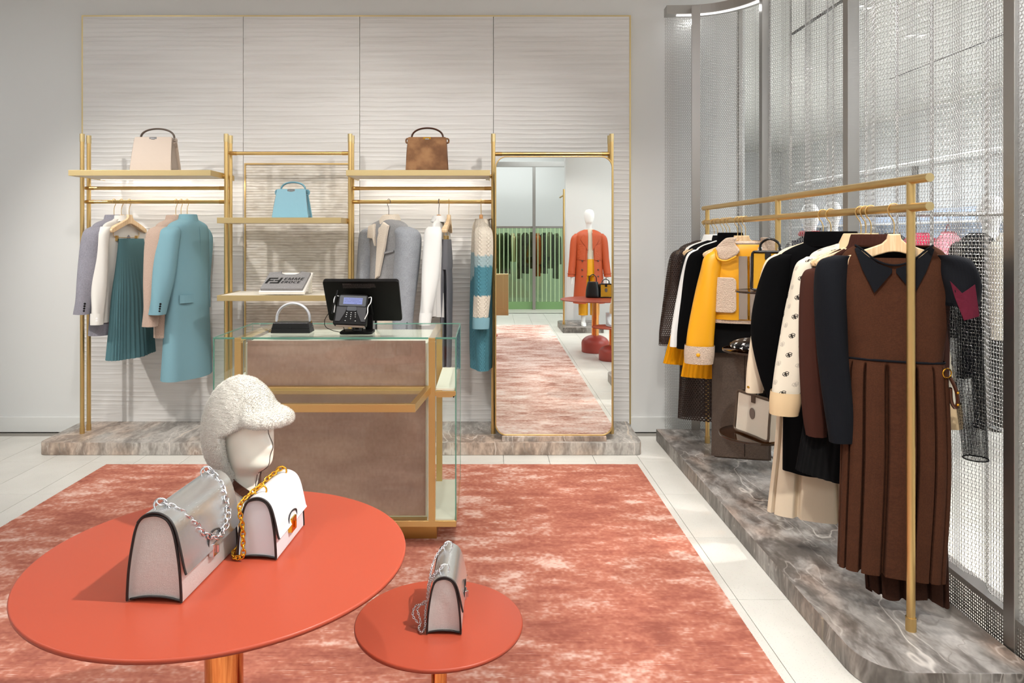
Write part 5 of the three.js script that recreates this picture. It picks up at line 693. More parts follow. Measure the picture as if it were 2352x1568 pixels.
{
  const A = -14 * RAD;
  const hs = [[1622, 'wooden hanger under the brown crochet dress, farthest on the right rail'], [1640, 'wooden hanger under the white collared shirt on the right rail'], [1648, 'wooden hanger under the black and yellow pleated dress'], [1660, 'wooden hanger under the black studded top'], [1668, 'wooden hanger under the long-sleeved white blouse on the right rail'], [1676, 'wooden hanger under the black jacket on the right rail'], [1694, 'wooden hanger holding the yellow pleated skirt'], [1703, 'wooden hanger holding the grey-brown wide trousers'], [1712, 'wooden hanger showing in the shearling collar of the yellow jacket']];
  hs.forEach(([px, l]) => hanger(l, rp(DZ(px)), A));
  garment('dress', 'brown crochet dress with long open-work sleeves at the far end of the right rail', 'dress', rp(4.62), A, { mat: C.crochet, body: [...shoulders(0.18, 0.05), [0, -0.6, 0, 0.165, 0.055], [0, -1.0, 0, 0.165, 0.06], [0, -1.275, 0, 0.175, 0.06]], sleeve: stdSleeve(0.175, -0.80, 0.08, 0.055, 0.05), fold: soft(0.006, 5) });
  garment('shirt', 'white collared shirt behind the black tops at the far end of the right rail', 'shirt', rp(4.47), A, { mat: C.white, body: [...shoulders(0.18, 0.035), [0, -0.5, 0, 0.17, 0.035], [0, -0.7, 0, 0.17, 0.035]], collar: foldedCollar(-0.08, -0.14, 0.055, 0.03, 0.04) });
  const yl = lin(0xd8930c), bk = lin(0x0d0d0f);
  garment('dress', 'black dress with a flared yellow pleated hem on the right rail', 'dress', rp(4.40), A, { mat: C.vertexCloth, seg: 200, sub: 50, body: [...shoulders(0.18, 0.04), [0, -0.45, 0, 0.2, 0.045], [0, -0.65, 0, 0.255, 0.055], [0, -0.885, 0, 0.315, 0.06]], color: (th, t, y) => (y > -0.43 ? bk : yl), fold: pleat(0.012, 40, 0.5, 0.9) });
  let g = garment('top', 'black long-sleeved top with shiny studs between the white shirt and the black jacket', 'top', rp(4.30), A, { mat: C.black, body: [...shoulders(0.185, 0.04), [0, -0.5, 0, 0.17, 0.04], [0, -0.72, 0, 0.17, 0.04]], sleeve: stdSleeve(0.18, -0.74, 0.08, 0.05, 0.042), collar: { y1: -0.085, y0: -0.125, a1: 0.058, b1: 0.045, a0: 0.065, b0: 0.048 } });
  for (let i = 0; i < 26; i++) { const x = -0.08 - 0.11 * rnd(), y = -0.165 - 0.12 * rnd(), r = ringAt(g.R, y), q = Math.min(0.98, Math.abs(x / r[3])); obj('stud', new THREE.SphereGeometry(0.0035, 8, 6).translate(x, y, r[2] + r[4] * (1 - q ** 2.3) ** (1 / 2.3) + 0.001), M.chrome, g); }
  garment('blouse', 'white blouse whose long sleeve shows beside the black jacket', 'blouse', rp(4.24), A, { mat: C.white, body: [...shoulders(0.18, 0.035), [0, -0.6, 0, 0.17, 0.04], [0, -0.90, 0, 0.17, 0.04]], sleeve: stdSleeve(0.19, -0.755, 0.105, 0.045, 0.034, 0.0) });
  garment('jacket', 'black high-collared jacket next to the yellow shearling jacket', 'jacket', rp(4.17), A, { mat: C.blackVelvet, body: [...shoulders(0.19, 0.045), [0, -0.5, 0, 0.18, 0.05], [0, -0.68, 0, 0.18, 0.05]], sleeve: stdSleeve(0.185, -0.75, 0.075, 0.056, 0.048, 0.02), collar: { y1: -0.07, y0: -0.125, a1: 0.07, b1: 0.05, a0: 0.075, b0: 0.052 } });
  garment('skirt', 'mustard yellow knife-pleated skirt under the yellow jacket sleeve', 'skirt', rp(4.06), A, { mat: C.yellowPleat, seg: 160, bodyName: 'pleated_body', body: [[0, -0.22, 0, 0.15, 0.03], [0, -0.5, 0, 0.23, 0.04], [0, -0.905, -0.02, 0.30, 0.045]], fold: pleat(0.01, 44, 0.3, 0.8) });
  g = garment('trousers', 'grey-brown wide woollen trousers hanging below the yellow jacket', 'trousers', rp(3.985), A, { mat: C.greyBrown, bodyName: 'waist', body: [[0, -0.22, 0, 0.13, 0.025], [0, -0.4, 0, 0.15, 0.032], [0, -0.7, 0, 0.155, 0.034], [0, -0.76, 0, 0.155, 0.034]] });
  obj('leg', loft([[-0.008, -0.72, 0.012, 0.15, 0.022], [-0.01, -1.0, 0.014, 0.15, 0.02], [-0.012, -1.32, 0.014, 0.151, 0.018]], { seg: 48, sub: 10, n: 3 }), C.greyBrown, g); obj('leg', loft([[0.002, -0.72, -0.014, 0.15, 0.022], [0.004, -1.0, -0.016, 0.15, 0.02], [0.006, -1.335, -0.016, 0.151, 0.018]], { seg: 48, sub: 10, n: 3 }), C.greyBrown, g);
  obj('crease_shade', box(0.002, 0.56, 0.002, 0.012, -1.03, 0.034, 0), C.blackVelvet, g);  // black line paints the shade along the trouser fold
  garment('skirt', 'short black skirt showing below the hem of the yellow jacket', 'skirt', rp(3.945), A, { mat: C.black, bodyName: 'body', body: [[0, -0.3, 0, 0.15, 0.03], [0, -0.5, 0, 0.17, 0.036], [0, -0.735, 0, 0.19, 0.04]], fold: soft(0.004, 6) });
  // yellow jacket
  g = garment('jacket', 'yellow leather jacket with beige shearling collar, pockets and cuffs', 'jacket', rp(3.90), A, { mat: C.yellow, lift: (th, t) => -0.07 * Math.max(0, Math.sin(th)) ** 2 * Math.max(0, 1 - t / 0.22), body: [...shoulders(0.19, 0.055, 0.07), [0, -0.38, 0, 0.197, 0.062], [0, -0.5, 0, 0.2, 0.066], [0, -0.545, 0, 0.198, 0.064]], fold: soft(0.003, 4), sleeve: [[0.155, -0.175, 0.01, 0.03, 0.035], [0.178, -0.21, 0.015, 0.05, 0.05], [0.195, -0.3, 0.02, 0.056, 0.055], [0.225, -0.5, 0.03, 0.066, 0.06], [0.25, -0.68, 0.035, 0.072, 0.058], [0.256, -0.785, 0.035, 0.068, 0.055]], cuff: { h: 0.095, mat: M.furTan, grow: 0.008 } });
  obj('back_lining', loft([[0, -0.13, -0.012, 0.085, 0.03], [0, -0.17, -0.012, 0.13, 0.034], [0, -0.24, -0.012, 0.15, 0.036]], { seg: 40, sub: 6 }), C.greyTaupe, g); obj('hem_lining', loft([[0, -0.535, 0, 0.194, 0.06], [0, -0.565, 0, 0.192, 0.058]], { seg: 48, sub: 2, n: 2.3 }), M.furTan, g);
  const cl = new THREE.CatmullRomCurve3([[-0.062, -0.1], [-0.11, -0.101], [-0.142, -0.128], [-0.166, -0.162], [-0.152, -0.212], [-0.118, -0.22], [-0.066, -0.196], [-0.046, -0.168], [-0.07, -0.13]].map(([x, y]) => V3(x, y, 0)), true, 'catmullrom', 0.35).getPoints(40).slice(0, -1).map((q) => [q.x, q.y]), mirror = (q) => q.map(([x, y]) => [-x, y]);
  const cp = cl.map(([x, y]) => [x * 1.0, Math.min(y, -0.118)]);
  for (const q of [cp, mirror(cp)]) obj('collar', (() => { const g2 = tess.modify(extr(shapeOf(q === cp ? cl : mirror(cl)), 0.022, 0.008, 6)); warp(g2, (v) => { const r = ringAt(g.R, Math.min(v.y, -0.15)), k = clamp(Math.abs(v.x / r[3]), 0, 0.95); v.z += r[4] * Math.sqrt(1 - k * k) * 0.9 + 0.004; }); return metreUV(mergeVertices(g2, 1e-5)); })(), M.furTan, g, 'beige shearling collar');
  obj('collar_back', loft([[0, -0.118, -0.025, 0.1, 0.022], [0, -0.126, -0.022, 0.112, 0.028], [0, -0.145, -0.015, 0.12, 0.034]], { seg: 40, sub: 8 }), M.furTan, g);
  obj('collar_edge', tube([[-0.168, -0.168, 0.06], [-0.158, -0.213, 0.07], [-0.118, -0.225, 0.085], [-0.064, -0.2, 0.092]], 0.006, 30, 6), C.yellow, g);
  for (const s of [-1, 1]) { obj('placket', patch(g.R, [[s * 0.006, -0.2], [s * 0.05, -0.2], [s * 0.05, -0.54], [s * 0.006, -0.54]], { off: 0.004, thick: 0.004, n: 2.3 }), C.greyTaupe, g, 'taupe front band'); const pk = roundRect(0.122, 0.19, 0.025, s * 0.125, -0.41); obj('pocket', patch(g.R, pk, { off: 0.004, thick: 0.014, n: 2.3, bevel: 0.005 }), M.furTan, g, 'beige shearling pocket'); }
  obj('zip', patch(g.R, [[-0.004, -0.2], [0.004, -0.2], [0.004, -0.54], [-0.004, -0.54]], { off: 0.008, thick: 0.002, n: 2.3 }), M.gold, g); obj('zip_pull', box(0.007, 0.03, 0.003, 0, -0.235, 0.075, 0.001), M.gold, g);
  const cb = g.sleeves[-1]; obj('cuff_button', lathe([[0.0001, 0.005], [0.009, 0.004], [0.0105, 0]].reverse(), 20).rotateX(Math.PI / 2).translate(-0.262, -0.735, 0.103), C.yellow, cb);
}
{
  const A = -20 * RAD;
  for (const [px, l, q] of [[1890, 'wooden hanger under the cream coat dress on the right rail'], [1908, 'wooden hanger in the neck of the black velvet dress'], [1977, 'wooden hanger under the cream printed blouse'], [1988, 'wooden hanger holding the black pleated skirt'], [2000, 'wooden hanger in the neck of the brown knitted sweater'], [2075, 'wooden hanger in the neck of the brown dress, nearest on the right rail']]) hanger(l, rp(px > 2050 ? 2.5 : DZ(px)), px > 2050 ? -26 * RAD : A);
  let g = garment('dress', 'long cream coat dress with pleated skirt and gold cuff button behind the black velvet dress', 'dress', rp(3.03), A, { mat: C.beige, seg: 200, sub: 48, body: [...shoulders(0.185, 0.04), [0, -0.5, 0, 0.172, 0.045], [0, -0.9, 0, 0.178, 0.055], [0, -1.285, 0, 0.215, 0.07]], fold: grooves(0.03, 9, 0.2, 0.45, 0.85), sleeve: stdSleeve(0.19, -0.775, 0.085, 0.045, 0.036, 0.0), buttons: { n: 1, th: 2.2, side: -1, mat: M.gold }, collar: foldedCollar(-0.085, -0.14, 0.055, 0.03, 0.04) });
  g = garment('dress', 'black velvet dress with a high neck and puffed sleeves', 'dress', rp(2.955), A, { mat: C.blackVelvet, body: [...shoulders(0.2, 0.05, 0.085), [0, -0.5, 0, 0.185, 0.055], [0, -0.8, 0, 0.18, 0.06], [0, -1.08, 0, 0.182, 0.06]], fold: soft(0.006, 4), sleeve: [[0.165, -0.17, 0, 0.03, 0.035], [0.195, -0.205, 0, 0.052, 0.05], [0.222, -0.32, 0, 0.066, 0.062], [0.236, -0.5, 0.01, 0.072, 0.066], [0.222, -0.68, 0.015, 0.055, 0.052], [0.205, -0.80, 0.02, 0.034, 0.034]], collar: { y1: -0.075, y0: -0.135, a1: 0.098, b1: 0.05, a0: 0.105, b0: 0.052 } });
  g = garment('blouse', 'cream blouse printed with small dark insects and wide plain cuffs', 'blouse', rp(2.72), A, { mat: C.bees, body: [...shoulders(0.185, 0.04), [0, -0.5, 0, 0.175, 0.045], [0, -0.7, 0, 0.175, 0.045]], fold: soft(0.006, 4), sleeve: [[0.16, -0.175, 0, 0.03, 0.035], [0.185, -0.21, 0, 0.045, 0.045], [0.205, -0.32, 0, 0.05, 0.05], [0.235, -0.52, 0.01, 0.052, 0.05], [0.262, -0.70, 0.02, 0.052, 0.048], [0.272, -0.785, 0.025, 0.046, 0.044]], cuff: { h: 0.085, mat: C.tan, grow: 0.007 }, collar: { ...foldedCollar(-0.085, -0.15, 0.055, 0.035, 0.042), mat: C.tan } });
  garment('skirt', 'black finely pleated skirt below the brown knitted sweater', 'skirt', rp(2.69), A, { mat: C.black, bodyName: 'pleated_body', seg: 220, body: [[0, -0.24, 0, 0.13, 0.026], [0, -0.6, 0, 0.17, 0.035], [0, -1.04, 0, 0.235, 0.05]], lift: (th, t, x) => t * 0.04 * Math.abs(x) / 0.23, fold: pleat(0.008, 46, 0.3, 0.8) });
  // brown cut-out knit
  g = garment('sweater', 'dark brown ribbed sweater with cut-out shoulders and a high neck', 'sweater', rp(2.645), A, { mat: C.knitBrown, body: [[0, -0.205, 0, 0.165, 0.042], [0, -0.24, 0, 0.18, 0.048], [0, -0.3, 0, 0.185, 0.05], [0, -0.55, 0, 0.175, 0.054], [0, -0.74, 0, 0.175, 0.054]], sleeve: [[0.175, -0.215, 0, 0.02, 0.03], [0.19, -0.235, 0, 0.042, 0.044], [0.195, -0.32, 0, 0.05, 0.052], [0.197, -0.55, 0, 0.05, 0.05], [0.19, -0.76, 0, 0.045, 0.044], [0.186, -0.85, 0, 0.036, 0.036]], fold: (th) => 0.0016 * Math.sin(th * 60), sleeveFold: (th) => 0.0016 * Math.sin(th * 22) });
  obj('high_neck', loft([[0, -0.088, 0, 0.066, 0.05], [0, -0.1, 0, 0.07, 0.053], [0, -0.13, 0, 0.078, 0.054], [0, -0.158, 0, 0.1, 0.05]], { seg: 120, sub: 12, fold: (th) => 0.002 * Math.sin(th * 40) }), C.knitBrown, g);
  for (const s of [-1, 1]) for (const [x0, y0, z0, x1, y1, z1] of [[0.09, -0.15, 0.03, 0.15, -0.2, 0.038], [0.07, -0.152, 0.045, 0.105, -0.21, 0.047], [0.1, -0.15, 0.0, 0.175, -0.205, 0.0]]) obj('strap', tube([[s * x0, y0, z0], [s * (x0 + x1) / 2, (y0 + y1) / 2 + 0.006, (z0 + z1) / 2 + 0.005], [s * x1, y1, z1]], 0.010, 16, 8), C.knitBrown, g);
  // brown dress, nearest
  const B = -26 * RAD;
  g = garment('dress', 'brown pleated dress with navy yoke and sleeves, nearest on the right rail', 'dress', rp(2.505), B, {
    mat: C.brown, sub: 40, bodyName: 'bodice', lift: (th, t) => -0.066 * Math.max(0, Math.sin(th)) ** 2 * Math.max(0, 1 - t / 0.28), body: [[0, -0.128, 0, 0.12, 0.036], [0, -0.15, 0, 0.15, 0.04], [0, -0.185, 0, 0.168, 0.042], [0, -0.25, 0, 0.172, 0.044], [0, -0.36, 0, 0.166, 0.046], [0, -0.47, 0, 0.155, 0.044], [0, -0.53, 0, 0.151, 0.043]], fold: (th, t) => 0.004 * Math.sin(th * 5 + t * 4) * sstep(t, 0.3, 0.7), n: 2.3,
    sleeve: { left: [[0.16, -0.165, 0.005, 0.03, 0.035], [0.188, -0.19, 0.005, 0.05, 0.05], [0.198, -0.27, 0.01, 0.056, 0.054], [0.188, -0.5, 0.015, 0.052, 0.05], [0.172, -0.7, 0.02, 0.047, 0.045], [0.164, -0.83, 0.02, 0.043, 0.042]], right: [[0.155, -0.16, 0.005, 0.03, 0.035], [0.185, -0.182, 0.005, 0.05, 0.05], [0.198, -0.25, 0.005, 0.055, 0.054], [0.203, -0.33, 0.005, 0.052, 0.052]] }, sleeveMat: C.navy });
  obj('sheer_sleeve', loft([[0.203, -0.32, 0.005, 0.052, 0.052], [0.212, -0.45, 0.01, 0.048, 0.048], [0.226, -0.65, 0.01, 0.043, 0.043], [0.24, -0.84, 0.01, 0.036, 0.036]], { seg: 28, sub: 20 }), C.sheer, g, 'see-through black sleeve');
  obj('cuff_edge', new THREE.TorusGeometry(0.0365, 0.0022, 6, 28).rotateX(Math.PI / 2).translate(0.24, -0.84, 0.01), C.black, g);
  obj('sleeve_motif', (() => { const r = loft([[0.185, -0.182, 0.005, 0.05, 0.05], [0.198, -0.25, 0.005, 0.055, 0.054], [0.206, -0.34, 0.005, 0.0525, 0.0525], [0.212, -0.45, 0.01, 0.048, 0.048]], { seg: 8 }).rows; return patch(r, [[0.162, -0.245], [0.195, -0.285], [0.232, -0.255], [0.245, -0.36], [0.2, -0.375], [0.175, -0.3]], { off: 0.0035, thick: 0.0025 }); })(), C.maroon, g, 'dark red knitted motif');
  obj('skirt_panel', loft([[0, -0.528, 0, 0.151, 0.043], [0, -0.6, 0, 0.160, 0.046], [0, -0.9, -0.0, 0.166, 0.05], [-0.015, -1.275, 0.0, 0.162, 0.054]], { seg: 360, sub: 30, n: 2.6, fold: (th, t) => grooves(0.034, 15, 0.16)(th, t) + 0.006 * Math.sin(th * 3 + 1) * t }), C.brown, g);
  obj('under_skirt', loft([[0.02, -0.6, -0.03, 0.12, 0.03], [0.03, -1.0, -0.035, 0.13, 0.034], [0.045, -1.365, -0.04, 0.125, 0.036]], { seg: 240, sub: 20, n: 2.4, lift: (th, t, x) => -0.012 * t * Math.sin(th * 4), fold: grooves(0.02, 11, 0.2, 0.2, 0.7) }), C.brownDark, g);
  obj('waist_seam', loft([[0, -0.524, 0, 0.1545, 0.0465], [0, -0.528, 0, 0.157, 0.049], [0, -0.532, 0, 0.1545, 0.0465]], { seg: 60, sub: 4, n: 2.3 }), C.navy, g);
  for (const s of [-1, 1]) { obj('yoke', patch(g.R, [[s * 0.006, -0.208], [s * 0.05, -0.19], [s * 0.09, -0.156], [s * 0.112, -0.134], [s * 0.121, -0.14], [s * 0.096, -0.215], [s * 0.06, -0.294], [s * 0.006, -0.222]], { off: 0.005, thick: 0.0025, n: 2.3 }), C.navy, g, 'navy knitted yoke'); }
  obj('neck_binding', tube([[-0.118, -0.127, 0.01], [-0.1, -0.14, 0.03], [-0.05, -0.182, 0.046], [0, -0.196, 0.05], [0.05, -0.182, 0.046], [0.1, -0.14, 0.03], [0.118, -0.127, 0.01]], 0.004, 40, 6), C.navy, g);
  obj('back_lining', loft([[0, -0.134, -0.006, 0.11, 0.026], [0, -0.17, -0.004, 0.142, 0.03], [0, -0.26, -0.004, 0.155, 0.032]], { seg: 40, sub: 6, lift: (th, t) => -0.075 * Math.max(0, Math.sin(th)) ** 2 * (1 - t) }), C.blackVelvet, g);
  obj('yoke_leaf', patch(g.R, [[0.05, -0.205], [0.066, -0.235], [0.068, -0.27], [0.058, -0.285], [0.047, -0.26], [0.043, -0.23]], { off: 0.0062, thick: 0.001, n: 2.3 }), C.greyLitSleeveAndLeaf, g, 'silver grey leaf motif');
  obj('belt_ring', new THREE.TorusGeometry(0.016, 0.0024, 8, 24).rotateY(0.6).translate(0.158, -0.56, 0.02), M.gold, g); const bl = obj('belt_strap', warp(tube([[0.166, -0.572, 0.022], [0.178, -0.6, 0.024], [0.188, -0.64, 0.024], [0.182, -0.675, 0.022], [0.172, -0.66, 0.02], [0.168, -0.61, 0.018]], 0.006, 40, 8), (v) => { v.z = 0.022 + (v.z - 0.022) * 2.6; }), M.brownLeather, g); for (const y of [-0.62, -0.66]) obj('eyelet', new THREE.SphereGeometry(0.005, 10, 8).translate(0.186, y, 0.04), M.gold, bl);
}
// ---- bags on the round shelves
function perforatedTote(label, [x, y, d], turn, w, h, dep, face, trim, mat) {
  const t = thing('tote_bag', label, 'handbag', [x, y, -d], turn);
  const pf = T.perf.clone(); pf.repeat.set(22, 22); pf.needsUpdate = true; const pm = P({ color: face, roughness: 0.5, alphaMap: pf, alphaTest: 0.5 });
  obj('inner_body', (() => { const g = box(w - 0.012, h * 0.94, dep - 0.012, 0, h * 0.47 + 0.004, 0, 0.006); return warp(g, (v) => { const k = v.y / h; v.z *= 1 - 0.25 * k; }); })(), trim, t);
  const sheet = (W, place) => { const g = new THREE.PlaneGeometry(W, h * 0.94, 1, 6); place(g); return g; };
  obj('front_panel', sheet(w - 0.016, (g) => { g.translate(0, h * 0.47 + 0.004, dep / 2 - 0.003); warp(g, (v) => { v.z *= 1 - 0.25 * v.y / h; v.z += 0.001; }); }), pm, t); obj('back_panel', sheet(w - 0.016, (g) => { g.rotateY(Math.PI); g.translate(0, h * 0.47 + 0.004, -dep / 2 + 0.003); warp(g, (v) => { v.z *= 1 - 0.25 * v.y / h; v.z -= 0.001; }); }), pm, t);
  for (const s of [-1, 1]) { obj('side_panel', sheet(dep - 0.016, (g) => { g.rotateY(s * Math.PI / 2); g.translate(s * (w / 2 - 0.003), h * 0.47 + 0.004, 0); warp(g, (v) => { v.z *= 1 - 0.25 * v.y / h; }); }), pm, t); obj('side_strap', box(0.004, h * 0.92, 0.022, s * (w / 2 - 0.001), h * 0.47, 0, 0.001), trim, t); for (const k of [0.35, 0.6, 0.85]) obj('rivet', new THREE.SphereGeometry(0.004, 10, 8).translate(s * (w / 2 + 0.001), h * k, 0), M.gold, t); }
  for (const s of [-1, 1]) { const z = (yy) => s * (dep / 2) * (1 - 0.25 * yy / h); obj('trim_frame', tube([[-w / 2, 0.008, z(0)], [w / 2, 0.008, z(0)], [w / 2 - 0.002, h, z(h)], [-w / 2 + 0.002, h, z(h)]].flatMap((p, i, a) => { const q = a[(i + 1) % 4]; return [0.04, 0.35, 0.65, 0.96].map((u) => p.map((v, k) => lerp(v, q[k], u))); }), 0.006, 90, 6, true), trim, t); }
  obj('closing_tab', box(0.028, 0.034, 0.004, 0, h * 0.9, dep / 2 * 0.8, 0.002), trim, t); obj('oval_badge', new THREE.CylinderGeometry(0.021, 0.021, 0.003, 28).rotateX(Math.PI / 2).scale(0.85, 1.25, 1).translate(0, h * 0.56, dep / 2 * 0.87 + 0.001), M.taupe, t);
  obj('top_flap', box(w * 0.94, 0.012, dep * 0.6, 0, h * 0.985, 0, 0.004), M.blackGloss, t);
  obj('handle', warp(tube([[-0.045, h, 0], [-0.04, h + 0.04, 0], [0, h + 0.062, 0], [0.04, h + 0.04, 0], [0.045, h, 0]], 0.006, 40, 8), (v) => { v.z *= 1.7; }), M.blackLeather, t); for (const s of [-1, 1]) obj('buckle', new THREE.TorusGeometry(0.011, 0.0022, 6, 4).rotateZ(Math.PI / 4).translate(s * 0.045, h + 0.012, 0.004), M.chrome, t);
}
perforatedTote('white perforated tote bag with brown trim on the lowest round shelf', [1.325, 0.462, 3.40], -72 * RAD, 0.24, 0.195, 0.15, 0xe8dfce, P({ color: 0x4a3c30, roughness: 0.45 }));
perforatedTote('yellow perforated tote bag with black trim on the upper round shelf', [1.355, 1.15, 3.40], -35 * RAD, 0.145, 0.185, 0.10, 0xd9a012, M.blackLeather);
{
  const t = thing('pouch', 'glossy black pouch with white star flowers on the middle round shelf', 'bag', [1.31, 0.869, -3.38]);
  const g = loft([[0, 0.056, 0, 0.002, 0.002], [0, 0.055, 0, 0.07, 0.05], [0, 0.046, 0, 0.115, 0.082], [0, 0.03, 0, 0.14, 0.1], [0, 0.012, 0, 0.142, 0.1], [0, 0.001, 0, 0.11, 0.08]], { seg: 56, sub: 24, n: 2.6, capB: true }); obj('body', metreUV(g.toNonIndexed ? g : g), P({ map: T.stars, roughness: 0.4, specularIntensity: 0.4 }), t); obj('zip_edge', loft([[0, 0.032, 0, 0.142, 0.102], [0, 0.03, 0, 0.144, 0.104], [0, 0.027, 0, 0.142, 0.102]], { seg: 56, sub: 4, n: 2.6 }), M.blackGloss, t);
}

// ================================================================ behind the camera: what the standing mirror shows
{
  pedestalTable('large round coral table with a dome base, seen in the mirror before the mannequin', 1.31, 0.48, 0.43, 0.65, 0.044, 0.17);
  pedestalTable('small round coral table with a dome base at the right edge of the mirror', 1.405, 1.08, 0.22, 0.385, 0.021, 0.14);
  const b = thing('bucket_bag', 'black leather bucket bag on the coral table in the mirror', 'handbag', [1.31, 0.651, -0.26]);
  obj('body', loft([[0, 0.2, 0, 0.06, 0.05], [0, 0.19, 0, 0.066, 0.055], [0, 0.1, 0, 0.085, 0.065], [0, 0.015, 0, 0.09, 0.07], [0, 0.002, 0, 0.08, 0.06]], { seg: 40, sub: 20, n: 3, capA: true, capB: true }), M.blackLeather, b); obj('handle', tube([[-0.045, 0.19, 0], [-0.04, 0.26, 0], [0, 0.29, 0], [0.04, 0.26, 0], [0.045, 0.19, 0]], 0.006, 40, 8), M.blackLeather, b);
  perforatedTote('yellow perforated tote bag with black trim on the coral table in the mirror', [1.47, 0.652, 0.27], Math.PI, 0.15, 0.17, 0.1, 0xd9a012, M.blackLeather);
  const k = thing('ankle_boot', 'white ankle boot on the small coral table in the mirror', 'shoe', [1.40, 0.386, -1.0], Math.PI / 2);
  obj('upper', loft([[-0.02, 0.15, 0, 0.045, 0.04], [-0.02, 0.10, 0, 0.045, 0.04], [0.01, 0.06, 0, 0.075, 0.042], [0.035, 0.03, 0, 0.11, 0.043], [0.035, 0.012, 0, 0.115, 0.044]], { seg: 36, sub: 16, capB: true }), M.whiteLeather, k); obj('sole', loft([[0.035, 0.014, 0, 0.118, 0.046], [0.035, 0.001, 0, 0.116, 0.045]], { seg: 36, sub: 2, capA: true, capB: true }), M.white, k);
}
{ // mannequin
  const p = [1.50, 0.08, 1.52], t = thing('mannequin', 'white egg-headed mannequin standing on the short plinth in the mirror', 'mannequin', p, Math.PI);
  const skin = M.mannequinWhite;
  obj('torso', loft([[0, 1.76, 0.01, 0.01, 0.01], [0, 1.745, 0.01, 0.05, 0.06], [0, 1.70, 0.012, 0.074, 0.09], [0, 1.64, 0.012, 0.076, 0.096], [0, 1.57, 0.012, 0.06, 0.08], [0, 1.53, 0.004, 0.046, 0.055], [0, 1.47, -0.004, 0.044, 0.046], [0, 1.43, -0.004, 0.07, 0.055], [0, 1.39, 0, 0.16, 0.07], [0, 1.25, 0, 0.165, 0.1], [0, 1.05, 0, 0.13, 0.085], [0, 0.9, 0, 0.165, 0.1], [0, 0.8, 0, 0.16, 0.1]], { seg: 40, sub: 48, capA: true, capB: true }), skin, t);
  for (const s of [-1, 1]) { obj('leg', loft([[s * 0.085, 0.84, 0, 0.08, 0.085], [s * 0.085, 0.5, 0.01, 0.055, 0.06], [s * 0.085, 0.38, -0.005, 0.05, 0.055], [s * 0.085, 0.09, -0.01, 0.032, 0.036], [s * 0.085, 0.04, 0.02, 0.036, 0.08], [s * 0.085, 0.002, 0.04, 0.038, 0.105]], { seg: 28, sub: 30, capB: true }), skin, t); obj('arm', loft([[s * 0.175, 1.38, 0, 0.03, 0.035], [s * 0.21, 1.2, 0, 0.04, 0.045], [s * 0.235, 1.02, 0.01, 0.032, 0.036], [s * 0.26, 0.8, 0.04, 0.022, 0.024], [s * 0.265, 0.72, 0.05, 0.02, 0.034], [s * 0.265, 0.62, 0.06, 0.01, 0.02]], { seg: 24, sub: 30, capA: true, capB: true }), skin, t); }
  const or = P({ color: 0xa8451c, roughness: 0.6 }), c = thing('trench_coat', 'orange leather trench coat on the mannequin in the mirror', 'coat', p, Math.PI);
  const R = loft([[0, 1.45, 0, 0.08, 0.07], [0, 1.42, 0, 0.15, 0.09], [0, 1.38, 0, 0.195, 0.11], [0, 1.31, 0, 0.205, 0.12], [0, 1.1, 0, 0.195, 0.13], [0, 0.7, 0, 0.215, 0.15], [0, 0.34, 0, 0.24, 0.165]], { seg: 220, sub: 90, n: 2.4 }); const open = (g) => { const i = g.index.array, pp = g.attributes.position, out = []; for (let k = 0; k < i.length; k += 3) { const x = (pp.getX(i[k]) + pp.getX(i[k + 1]) + pp.getX(i[k + 2])) / 3, y = pp.getY(i[k]), z = pp.getZ(i[k]); if (z > 0.02 && Math.abs(x + 0.005) < 0.035 + 0.03 * clamp((1.42 - y) / 0.9, 0, 1)) continue; out.push(i[k], i[k + 1], i[k + 2]); } g.setIndex(out); return g; };
  obj('coat_body', open(R), or, c);
  for (const s of [-1, 1]) { const q = obj('sleeve', loft([[s * 0.175, 1.39, 0, 0.04, 0.05], [s * 0.215, 1.3, 0, 0.062, 0.07], [s * 0.245, 1.0, 0.015, 0.058, 0.062], [s * 0.275, 0.74, 0.045, 0.055, 0.055]], { seg: 28, sub: 20 }), or, c); obj('cuff_strap', new THREE.TorusGeometry(0.057, 0.006, 6, 24).rotateX(Math.PI / 2).translate(s * 0.27, 0.79, 0.04), or, q);
    obj('lapel', patch(R.rows, [[s * 0.03, 1.40], [s * 0.1, 1.385], [s * 0.14, 1.3], [s * 0.075, 1.2], [s * 0.035, 1.13]], { off: 0.006, thick: 0.006, n: 2.4 }), or, c); obj('cape_flap', patch(R.rows, [[s * 0.06, 1.2], [s * 0.185, 1.25], [s * 0.19, 1.0], [s * 0.07, 0.99]], { off: 0.004, thick: 0.005, n: 2.4 }), or, c); for (const y of [0.98, 0.85, 0.75]) obj('button', new THREE.SphereGeometry(0.013, 12, 8).scale(1, 1, 0.5).translate(s * 0.12, y, 0.135), M.brownLeather, c); }
  const bl = thing('blouse', 'cream blouse under the open orange trench coat in the mirror', 'blouse', p, Math.PI); obj('body', loft([[0, 1.46, 0, 0.06, 0.055], [0, 1.4, 0, 0.12, 0.078], [0, 1.28, 0, 0.172, 0.106], [0, 1.05, 0, 0.15, 0.1], [0, 0.97, 0, 0.155, 0.1]], { seg: 40, sub: 20 }), C.beigeLight, bl);
  const tr = thing('trousers', 'bright yellow trousers under the orange trench coat in the mirror', 'trousers', p, Math.PI); obj('waist', loft([[0, 1.02, 0, 0.145, 0.098], [0, 0.9, 0, 0.175, 0.112], [0, 0.76, 0, 0.178, 0.112]], { seg: 40, sub: 12 }), C.yellow, tr); for (const s of [-1, 1]) obj('leg', loft([[s * 0.088, 0.8, 0, 0.092, 0.105], [s * 0.088, 0.45, 0, 0.075, 0.085], [s * 0.088, 0.16, 0, 0.07, 0.075]], { seg: 30, sub: 12 }), C.yellow, tr);
}
